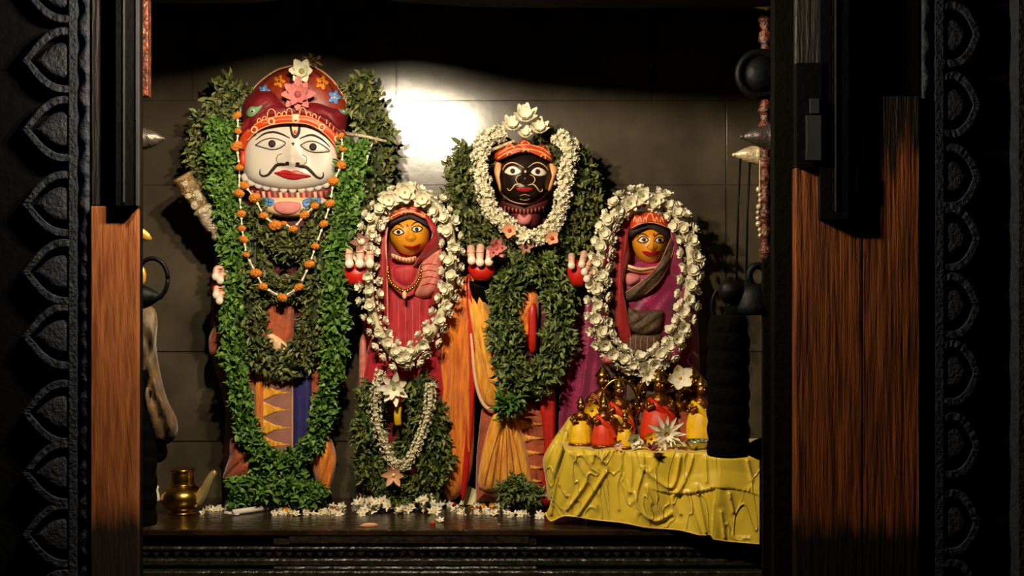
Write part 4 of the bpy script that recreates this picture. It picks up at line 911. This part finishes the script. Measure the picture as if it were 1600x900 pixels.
nu, nv = 260, 120
bot = cr([(850,795),(860,814),(884,806),(930,812),(975,817),(1010,824),(1060,828),(1095,836),(1112,835),(1118,843),(1187,850)], 30)
botx = lambda x: min(bot, key=lambda q: abs(q[0]-x))[1]
mb = MB(); grid = []
for j in range(nv+1):
    row = []
    for i in range(nu+1):
        u = i/nu; v = j/nv
        Yf = 3.645 - .085*max(0, min(1, (u-.1)/.7))           # the hanging front slants forward to the right
        if v < .25:                                            # the part lying on the bench
            t = v/.25; xl = 872 + (884-872)*t; px = xl + (1187-xl)*u; Y = 3.93 + (Yf-3.93)*t
            pp = P(px, 0, Y); z = TZ + .004*math.sin(px*.13)*math.sin(t*5) + .003
            p = Vector((pp.x, Y, z)); row.append(mb.V(p))
        else:
            t = (v-.25)/.75
            xl = 884 - 32*t; px = xl + (1187-xl)*u
            yt = 450 + (CZ-TZ-.003)*F/Yf; yb = botx(px); py = yt + (yb-yt)*t
            d = 0
            for q, h in CR:
                if min(a_[0] for a_ in q)-14 < px < max(a_[0] for a_ in q)+14:
                    e = segd(px, py, q); d += h*(.0065*math.exp(-(e/2.3)**2) - .002*math.exp(-((e-8)/5)**2))
            d += .006*math.sin(px*.055+py*.02) + .005*t*math.sin(px*.07+1)
            lap = 763 + 8*math.sin((px-1010)*.03) + max(0, px-1120)*.28
            if px > 1010 and py < lap: d += .010*min(1, (px-1010)/40)*min(1, max(0, (py-lap+28)/28))
            if px > 1117 - (py-764)*.08 and py > lap: d += .006
            r_ = min(1, t/.06); Y = Yf - d*r_ - .008*r_ + .03*(1-u)**3*t
            p = P(px, py, Y); row.append(mb.V(p))
    grid.append(row)
for j in range(nv):
    for i in range(nu): mb.Fc(grid[j][i], grid[j+1][i], grid[j+1][i+1], grid[j][i+1])
cl = tag(mb.build('table_cloth', M['yellow']), 'creased yellow satin cloth draped over the bench and the plinth edge', 'tablecloth')
sd = cl.modifiers.new('solid', 'SOLIDIFY'); sd.thickness = .0015; sd.offset = -1
Relief([(893,650),(880,665),(862,690),(848,718),(852,745),(858,790),(870,780),(884,735),(896,700),(910,668)], 3.86, .05, p=2.4, center=(874,715), smooth=3, folds=lambda x, y: .007*math.sin(x*.35+y*.12)).obj('bunched_cloth', M['yellow'], cl, 12)
hem = MB(); hem.tube([Vector(mb.v[grid[nv][i]]) for i in range(0, nu+1, 2)], .0022, 6); hem.build('hem', mat('gold_thread', (236,200,96), .35), cl)

# small bronze deities on the table
def deity(label, cx, by, Y, h, skirt, drape, arch=False, wide=1.0):
    base = P(cx, by, Y); base.z = TZ + .003; S = h*Y/F
    r = empty('brass_deity', base, label, 'figurine', None); q = lambda x, y, z: base + Vector((x*S, y*S, z*S))
    mb = MB(); mb.lathe(q(0,0,0), [(.26*S,0),(.28*S,.03*S),(.24*S,.06*S),(.22*S,.08*S)], 20); mb.build('base', M['brassd'], r)
    if skirt:
        mb = MB(); mb.lathe(q(0,0,.04), [(.25*wide*S,0),(.25*wide*S,.06*S),(.235*wide*S,.25*S),(.20*wide*S,.40*S),(.15*S,.47*S),(.11*S,.50*S)], 40, wob=lambda a, h_: .035*math.sin(a*14)*(1.2-h_/S*1.6)); mb.build('skirt', M[skirt], r)
    mb = MB(); mb.tube([q(0,0,.40), q(0,0,.48), q(0,0,.58), q(0,0,.66), q(0,0,.70), q(0,0,.74)], [.09*S,.11*S,.15*S,.14*S,.07*S,.055*S], 14)
    for s in (-1, 1): mb.tube([q(.12*s,0,.64), q(.21*s,-.04,.54), q(.18*s,-.16,.50), q(.10*s,-.22,.56)], [.045*S,.04*S,.035*S,.035*S], 8)
    mb.build('torso', M['brassd'], r)
    mb = MB(); mb.ball(q(0,-.01,.81), .095*S, .9, .95, 1.1, 14, 10); mb.ball(q(0,-.105,.80), .022*S, .8, 1, 1.2, 6, 5); hd = mb.build('head', M['brassd'], r)
    mb = MB(); mb.lathe(q(0,0,.87), [(.10*S,0),(.115*S,.02*S),(.085*S,.06*S),(.07*S,.09*S),(.03*S,.14*S),(.008*S,.18*S)], 16); mb.build('crown', M['brass'], hd)
    for s in (-1, 1):
        mb = MB(); mb.ball(q(.035*s,-.09,.825), .014*S, seg=6, rings=4); mb.build('eye', M['white'], hd)
    if drape:
        mb = MB(); mb.tube([q(*a_) for a_ in cr([(-.15,-.02,.62),(-.08,-.17,.56),(.02,-.19,.46),(.12,-.17,.36),(.2,-.16,.2)], 5)], .05*S, 8, .6); mb.build('drape', M[drape], r)
    mb = MB()
    for k in range(15):
        a = PI*k/14; mb.ball(q(.17*math.cos(a), -.14, .60-.16*math.sin(a)), .022*S, seg=6, rings=4)
    mb.build('bead_necklace', M['brass'], r)
    if arch:
        mb = MB(); ar = [q(.30*math.cos(a), .08, .58+.42*math.sin(a)) for a in [PI*(k/22*1.3-.15) for k in range(23)]]; mb.tube(ar, .022*S, 8)
        for p in ar[::2]: mb.ball(p + (p-q(0,.08,.58)).normalized()*.03*S, .03*S, seg=6, rings=4)
        for s in (-1,1): mb.tube([q(.27*s,.08,.02), q(.27*s,.08,.40)], .022*S, 8)
        mb.build('halo_arch', M['brass'], r)
    return r
deity('small brass figure in a bright yellow skirt at the left end of the table', 908, 692, 3.76, 74, 'yskirt', None)
deity('small brass figure wrapped in orange red cloth, second from left on the table', 944, 695, 3.72, 78, 'rskirt', 'rskirt')
deity('brass figure in yellow and orange cloth behind the small front row', 968, 690, 3.83, 98, 'yskirt', 'rskirt', True)
deity('short brass figure in a yellow wrap, right of the orange red one', 977, 695, 3.70, 56, 'yskirt', None)
deity('central brass deity with a beaded halo arch and red cloth', 1030, 690, 3.84, 108, 'rskirt', 'redp', True, 1.1)
deity('dark bronze figure standing left of the central haloed deity', 1002, 690, 3.88, 92, 'brownc', None)
deity('bronze figure half hidden between the haloed deity and the yellow draped one', 1062, 690, 3.87, 88, 'rust', None, True)
deity('brass figure in yellow drapes beside the black hanging tassel', 1096, 690, 3.84, 100, 'yskirt', 'yskirt')
deity('bronze figure at the back left of the table, behind the orange red one', 942, 690, 3.90, 112, 'brownc', 'rust')
deity('small bronze figure at the very back, right of the haloed deity', 1082, 690, 3.905, 112, 'rust', None)
bloom('chrysanthemum', 'large white spiky chrysanthemum in front of the central haloed deity', 1041, 678, 3.66, 33, 12, .2, 3, WY_, .1, .15, .12)
bloom('crumpled_flower', 'pale grey white blossom at the front edge of the yellow cloth', 992, 688, 3.64, 14, 6, .7, 2, WG, .3, .5, .2)
bloom('yellow_flower', 'small yellow flower left of the big chrysanthemum', 1016, 684, 3.64, 12, 7, .5, 1, [M['yskirt'], M['amber']], .2, .4, .25)
bloom('dark_red_flower', 'dark red flower lying below the big chrysanthemum', 1020, 704, 3.57, 13, 7, .5, 1, [M['dmaroon'], M['redp']], .2, .6, .2, (0,-.4,.9))
bloom('cream_blossom', 'cream blossom right of the pale grey blossom on the cloth edge', 965, 695, 3.63, 10, 6, .6, 1, [M['peachp'], M['white']], .3, .4, .2)
bloom('yellow_flower', 'yellow blossom resting behind the leftmost brass figure', 924, 640, 3.86, 15, 5, .8, 1, [M['yskirt'], M['greenc']], .3, .4, .2)
tr = empty('silver_bowl', P(1092,694,3.66), 'little silver bowl of leaves right of the chrysanthemum', 'bowl')
mb = MB(); mb.lathe(Vector((P(1092,694,3.66).x, 3.66, TZ+.004)), [(.012,0),(.03,.006),(.042,.022),(.044,.026),(.040,.024),(.028,.01)], 28); mb.build('bowl', mat('bright_steel', (200,196,186), .2, .95), tr)
mb = MB(); 
for k in range(40): mb.col = random.choice([G2, D2, (.5,.45,.3)]); leaf(mb, Vector((P(1092,694,3.66).x+U(-.03,.03), 3.66+U(-.03,.03), TZ+.02)), (U(-1,1),U(-1,1),U(.1,.8)), .018, .009)
o = mb.build('leaves', M['leafg'], tr, False); o['kind'] = 'stuff'

# ================================================================ BRASS POT
Yp = 3.86; c = Vector((P(285,0,Yp).x, Yp, FLZ)); s = Yp/F
k = empty('spouted_pot', c, 'round brass water pot with a curved spout at the left end of the plinth', 'pot')
prof = [(18,0),(21,1),(21,3),(18,6),(25,10),(31,17),(33,25),(31,33),(26,39),(21,43),(18,46),(17.5,58),(16.5,64),(16.5,67),(15,68),(14,66),(13.5,60)]
prof = [(r_*s, h_*s) for r_, h_ in [(q[0], q[1]) for q in cr(prof, 3)]]
mb = MB(); mb.lathe(c, prof, 48); b_ = mb.build('body', M['brass'], k)
mb = MB(); mb.lathe(c, [(15.6*s,65*s),(18*s,66*s),(19*s,68*s),(18*s,70.5*s),(14.5*s,69.5*s)], 40); mb.build('rim', M['brass'], k)
mb = MB(); mb.lathe(c, [(17.8*s,44*s),(20*s,45.5*s),(17.8*s,47*s)], 40); mb.build('neck_ring', M['brass'], k)
mb = MB(); mb.tube([c + Vector((x*s, -.02, z*s)) for x, z in cr([(24,22),(31,30),(38,40),(44,53),(50,63),(55,66)], 5)], [ (9.5 - 5.2*i/25)*s for i in range(26)], 14); mb.build('spout', mat('highlight_brass', (236,206,140), .32, metal=.7), k)  # the spout's highlight is put into this lighter brass
tag((lambda mb: (mb.lathe(P(244,783,3.84), [(.010,0),(.013,.004),(.010,.02),(.006,.034),(.009,.042),(.004,.048)], 12), mb.build('white_cone', M['paper']))[-1])(MB()), 'small white cone shaped packet left of the brass pot', 'packet')

# ================================================================ BELOW THE IDOLS: paper roll, fallen flowers
def ground(px, py): Y = (CZ-FLZ)*F/(py-450); return P(px, py, Y)
a = ground(364,805); b = ground(425,797)
mb = MB(); mb.tube([a+Vector((0,0,.008)), b+Vector((0,0,.009))], .009, 12); r = mb.build('paper_roll', M['paper']); tag(r, 'thin white paper roll lying in front of the green leaf heap', 'paper')
mb = MB(); q = [ground(350,803)+Vector((0,0,.002)), ground(372,806)+Vector((0,0,.003)), ground(385,797)+Vector((0,0,.006)), ground(352,792)+Vector((0,0,.022))]
v = [mb.V(p) for p in q]; mb.Fc(*v); o = mb.build('torn_paper', M['paper']); tag(o, 'torn white paper flap at the left end of the paper roll', 'paper'); sd = o.modifiers.new('s','SOLIDIFY'); sd.thickness = .0012
G = [('fallen_flower', 'tiny white flower dropped between the brass pot and the leaf heap', 'white flowers by the brass pot', [(318,792,350,804)], 6),
     ('fallen_flower', 'small white flower in the row before the tall idol', 'white flowers before the tall idol', [(428,790,535,806)], 58),
     ('fallen_flower', 'small white flower in the heap below the crimson dressed idol', 'white flowers below the crimson dressed idol', [(555,778,690,806)], 110),
     ('fallen_flower', 'small white flower strewn before the orange shawl', 'white flowers before the orange shawl', [(700,786,780,806)], 40),
     ('fallen_flower', 'small white flower scattered beside the yellow satin cloth', 'white flowers beside the satin cloth', [(785,790,846,812)], 20)]
for nm, lab, grp, zones, n in G:
    for (x0,y0,x1,y1) in zones:
        for _ in range(n):
            px, py = U(x0,x1), U(max(y0,784),y1)
            if 352 < px < 428 and 788 < py < 810: continue
            hpx = 0
            if 'heap' in lab: hpx = 22*math.exp(-((px-590)/28)**2)*R() + 24*math.exp(-((px-662)/20)**2)*R()
            p = ground(px, py) + Vector((0, 0, .004 + hpx*.0019))
            f = random.choice(tiny).copy(); f.name = nm; COL.objects.link(f); f.location = p
            f.rotation_euler = (-PI/2*U(-.2,1.0), U(-PI,PI), U(-PI,PI)) if R() < .5 else (U(-1.3,-.2), U(-.6,.6), U(-.8,.8)); kk = U(.9,1.35)*(1.25 if 'heap' in lab else 1); f.scale = (kk,kk,kk)
            tag(f, lab, 'flower', grp)
ypet = protos(2, [M['yskirt'], M['amber']], n=6, L=.011, W=.008, curl=.3, layers=2, center=.004, rise=.4)
for px, py in [(440,796),(447,800),(455,796),(462,799),(470,797),(451,792),(518,797),(524,801)]:
    f = random.choice(ypet).copy(); f.name = 'yellow_blossom'; COL.objects.link(f); f.location = ground(px, py)+Vector((0,0,.008)); f.rotation_euler = (U(-1,.2), U(-3,3), 0)
    tag(f, 'yellow blossom among the white flowers before the tall idol', 'flower', 'yellow blossoms before the tall idol')
for px, py in [(735,795),(748,798),(757,795),(768,793),(772,797)]:
    f = random.choice(ypet).copy(); f.name = 'yellow_blossom'; COL.objects.link(f); f.location = ground(px, py)+Vector((0,0,.008)); f.rotation_euler = (U(-1,.2), U(-3,3), 0)
    tag(f, 'yellow blossom among the white flowers before the orange shawl', 'flower', 'yellow blossoms before the orange shawl')
def petal_thing(px, py, w_, h_, m, lab, nm='petal', ang=0):
    c = ground(px, py); mb = MB(); mb.tube([c + Vector((math.cos(ang)*t*w_, math.sin(ang)*t*w_, h_*.6)) for t in (-1,-.6,0,.6,1)], [h_*.2,h_*.8,h_,h_*.8,h_*.2], 8, .5); tag(mb.build(nm, m), lab, 'petal')
petal_thing(577, 823, .026, .007, M['peachp'], 'long peach petal lying alone on the bare plinth edge', ang=.2)
petal_thing(676, 819, .008, .006, M['ora'], 'orange petal scrap beside a stray white flower on the plinth')
petal_thing(707, 790, .012, .008, M['redp'], 'red petal at the foot of the orange shawl')
petal_thing(780, 821, .005, .004, M['mauve'], 'tiny brown petal on the bare plinth')
f = tiny[0].copy(); f.name = 'fallen_flower'; COL.objects.link(f); f.location = ground(688,816)+Vector((0,0,.004)); f.rotation_euler = (-1.1,0,0); f.scale = (1.2,)*3; tag(f, 'stray white flower lying just right of the orange petal scrap', 'flower')
# folded leaf cup
mb = MB(); c = ground(738, 789); a_ = [c+Vector((-.042,-.02,.004)), c+Vector((.042,-.015,.004)), c+Vector((.03,.03,.012)), c+Vector((-.012,.012,.058)), c+Vector((.02,.01,.042))]
v = [mb.V(p) for p in a_]
for q in ((0,1,4,3),(1,2,4),(2,3,4),(0,3,2),(0,2,1)): mb.Fc(*[v[i] for i in q])
tag(mb.build('folded_leaf', mat('pale_green_leaf', (206,206,146), .5, var=.15), smooth=False), 'pale folded leaf packet below the orange shawl', 'leaf')

# ================================================================ THINGS ON THE DOOR FRAME
def peg(label, px, py, Y, Lp, Rp, sgn, m, name='conical_peg'):
    s = Y/F; c = P(px, py, Y); base_r = Rp*s; L = Lp*s
    prof = [(base_r*.7,-.3*L),(base_r,-.28*L),(base_r,0),(base_r*1.08,.03*L),(base_r*1.05,.10*L),(base_r*.94,.16*L),(base_r*.92,.3*L),(base_r*.74,.5*L),(base_r*.5,.7*L),(base_r*.28,.84*L),(base_r*.2,.9*L),(base_r*.22,.94*L),(base_r*.1,1.0*L)]
    mb = MB(); mb.lathe(c, [(r_, h_*sgn) for r_, h_ in prof], 24, 'x')
    return tag(mb.build(name, m), label, 'peg')
dk_ = mat('dark_grey_metal', (70,62,54), .4, metal=.5, bump=.4)
peg('grey metal cone projecting from the left post near the top', 224, 217, 3.10, 34, 16, 1, dk_)
peg('black metal cone on the left post below the iron ring', 214, 464, 3.10, 40, 20, 1, M['blk'])
peg('pale metal cone, lower of the pair on the right post', 1186, 242, 3.22, 42, 15, -1, mat('pale_worn_metal', (196,176,140), .4, metal=.4, bump=.5))
peg('dark metal cone, upper of the pair on the right post', 1206, 214, 3.10, 50, 19, -1, dk_)
peg('pale metal cone at the very top of the right post', 1200, 2, 3.15, 42, 13, -1, MATS['pale_worn_metal'])
peg('black metal cone at the bottom right beside the satin cloth', 1204, 702, 3.10, 48, 20, -1, M['blk'])
def torus(mb, c, R_, r_, squash=1.0, n=28, plane='xz'):
    mb.tube([c + Vector((R_*math.cos(2*PI*i/n)*squash, 0, R_*math.sin(2*PI*i/n))) for i in range(n+1)], r_, 8)
mb = MB(); torus(mb, P(238,436,3.09), .050, .0055, .75); tag(mb.build('iron_ring', M['blk']), 'black iron ring hanging by the left post', 'ring')
mb = MB(); torus(mb, P(1130,478,3.09), .045, .0045, .6); tag(mb.build('iron_ring', M['blk']), 'dark iron ring left of the black hanging bell', 'ring')
# big dark knob at upper right
mb = MB(); torus(mb, P(1188,116,3.07), .052, .010, 1.0); mb.ball(P(1192,116,3.07), .045, 1, .6, 1); mb.box(tuple(P(1210,122,3.09)), tuple(P(1262,108,3.06)))
tag(mb.build('door_knocker', M['blk']), 'round black iron door knocker high on the right side', 'knocker')
# black bell with a looped handle, and the ribbed tassel below
bl = empty('hanging_bell', P(1175,470,3.08), 'black iron bell with a looped top beside the right post', 'bell'); s = 3.08/F
mb = MB(); mb.lathe(P(1178,492,3.08), [(.045,0),(.052,.006),(.050,.02),(.046,.045),(.036,.065),(.02,.075)], 24); mb.build('bell_body', M['blk'], bl)
mb = MB(); mb.lathe(P(1142,456,3.07), [(.008,-.03),(.026,-.02),(.03,0),(.024,.02),(.01,.03)], 16, 'x'); mb.tube([P(1140,456,3.07), P(1185,452,3.08)], .012, 8); mb.build('clapper_knob', M['blk'], bl)
mb = MB(); torus(mb, P(1184,432,3.08), .026, .009, .8); mb.build('loop', M['blk'], bl)
ts = empty('ribbed_tassel', P(1138,714,3.07), 'thick black ribbed rope tassel silhouetted before the satin cloth', 'tassel')
mb = MB(); s = 3.07/F; prof = []
for i in range(8*12+1):
    t = i/96; hgt = (714-492)*s*(1-t); rr = (31 + 2.5*abs(math.sin(t*8*PI)) - 6*max(0, .15-t)*6)*s; prof.append((max(.004, rr*(1 if 0 < i < 96 else .6)), hgt))
mb.lathe(P(1138,714,3.07), prof[::-1], 28, wob=lambda a, h_: .02*math.sin(a*7+h_*60)); mb.build('rope_coils', mat('black_wool', (5,4,4), .95, var=.3, bump=.6, spec=.05), ts)
mb = MB(); mb.tube([P(1140,492,3.07), P(1160,474,3.075)], .018, 10); mb.build('hanging_loop', MATS['black_wool'], ts)
ts = empty('ribbed_tassel', P(222,822,3.22), 'black ribbed rope tassel hanging behind the left jamb, below the olive cloth', 'tassel')
mb = MB(); s = 3.22/F; prof = []
for i in range(97):
    t = i/96; prof.append(((21 + 2*abs(math.sin(t*9*PI)))*s*(1 if 0 < i < 96 else .5), (822-575)*s*(1-t)))
mb.lathe(P(222,822,3.22), prof[::-1], 24, wob=lambda a, h_: .02*math.sin(a*7+h_*60)); mb.build('rope_coils', MATS['black_wool'], ts)
mb = MB(); mb.tube([P(222,577,3.22), P(212,540,3.215), P(208,470,3.12)], .008, 8); mb.build('hanging_loop', MATS['black_wool'], ts)
# carved red post with a chain at right
po = empty('carved_red_post', P(1192,420,3.2), 'narrow carved reddish post just inside the right jamb', 'post')
mb = MB(); s = 3.2/F; prof = []
for i in range(120):
    y = -60 + i*4; prof.append(((9 + 2.5*math.sin(i*.9) + 1.5*math.sin(i*2.3))*s, (420-y)*s))
mb.lathe(P(1196,420,3.2), prof[::-1], 16); mb.build('post', M['red_post'], po)
mb = MB(); mb.pbox(1204, -160, 1212, 860, 3.18, 3.2); mb.build('iron_strip', M['blk'], po, False)
ch = empty('hanging_chain', P(1187,372,3.15), 'short chain of pale beads hanging along the carved red post', 'chain')
for i, y in enumerate(range(296, 376, 9)):
    mb = MB(); mb.ball(P(1186 + 2*math.sin(i), y, 3.16), .0055 if i % 3 else .008, seg=8, rings=6); mb.build('bead', MATS['pale_worn_metal'], ch)
mb = MB(); mb.tube([P(1187,250,3.165), P(1187,372,3.165)], .0015, 5); mb.build('cord', M['cord'], ch)
for x0, x1, lab in ((1157,1151,'left one'),(1172,1166,'right one')):
    mb = MB(); mb.tube([P(x0,246,3.215), P((x0+x1)/2-1,330,3.215), P(x1,440,3.215)], .0028, 6); tag(mb.build('dark_wire', M['blk']), 'thin dark wire hanging below the pale cone, ' + lab, 'wire')
# iron bars and the latch over the jambs
b1 = empty('sliding_bar', P(197,320,2.93), 'black iron bar standing against the upper left jamb', 'bar')
mb = MB(); mb.pbox(181, -160, 214, 321, 2.93, 2.968); mb.build('bar', M['blk'], b1, False)
mb = MB(); mb.pbox(192, -160, 194.5, 316, 2.926, 2.935); mb.pbox(212, -160, 215.5, 321, 2.926, 2.94); mb.build('bright_edge', M['grey'], b1, False)
b1 = empty('sliding_bar', P(1304,342,2.93), 'black iron bar hanging over the right jamb, ending above bare wood', 'bar')
mb = MB(); mb.pbox(1282, -160, 1326, 342, 2.93, 2.955); mb.pbox(1290, 262, 1340, 300, 2.935, 2.955); mb.build('bar', M['blk'], b1, False)
mb = MB(); mb.pbox(1305, -160, 1307, 330, 2.926, 2.935); mb.build('bright_edge', M['grey'], b1, False)
lt = empty('door_latch', P(1265,258,2.93), 'black box latch with a grey plate on the right jamb', 'latch')
mb = MB(); mb.pbox(1245, 98, 1284, 258, 2.925, 2.955); mb.build('latch_box', M['blk'], lt, False)
mb = MB(); mb.pbox(1260, 180, 1283, 250, 2.918, 2.93); mb.build('plate', M['grey'], lt, False)
mb = MB(); mb.pbox(1266, 154, 1280, 177, 2.918, 2.93); mb.build('button', M['grey'], lt, False)
# olive cloth hanging inside the left jamb
oc = Relief([(200,482),(236,478),(246,500),(244,540),(252,590),(262,625),(276,655),(276,680),(262,694),(236,697),(225,660),(215,600),(200,560)], 3.24, .05, p=2.4, center=(228,600), smooth=3, folds=lambda x, y: .006*math.sin(x*.28-y*.10)+.004*math.sin(x*.5+y*.05))
tag(oc.obj('hanging_cloth', M['olive'], None, 18), 'olive brown cloth hanging in folds behind the left jamb', 'cloth')
mb = MB(); mb.lathe(P(246,722,3.26), [(.01,0),(.022,.01),(.026,.025),(.022,.045),(.01,.055)], 18); tag(mb.build('dark_pot', M['blk']), 'small dark round pot hanging under the olive cloth', 'pot')
for (x, y, a, lab) in ((222,366,.5,'upper one'),(220,430,1.4,'lower one, behind the iron ring')):
    mb = MB(); c = P(x, y, 3.16); d = Vector((math.cos(a), 0, -math.sin(a)))*.026; mb.tube([c-d, c-d*.5, c, c+d*.6, c+d], [.006,.013,.014,.010,.003], 10, .5); tag(mb.build('brass_hook', mat('yellow_brass_dull', (216,160,60), .4, metal=.5)), 'small golden brass hook beside the left jamb, ' + lab, 'hook')
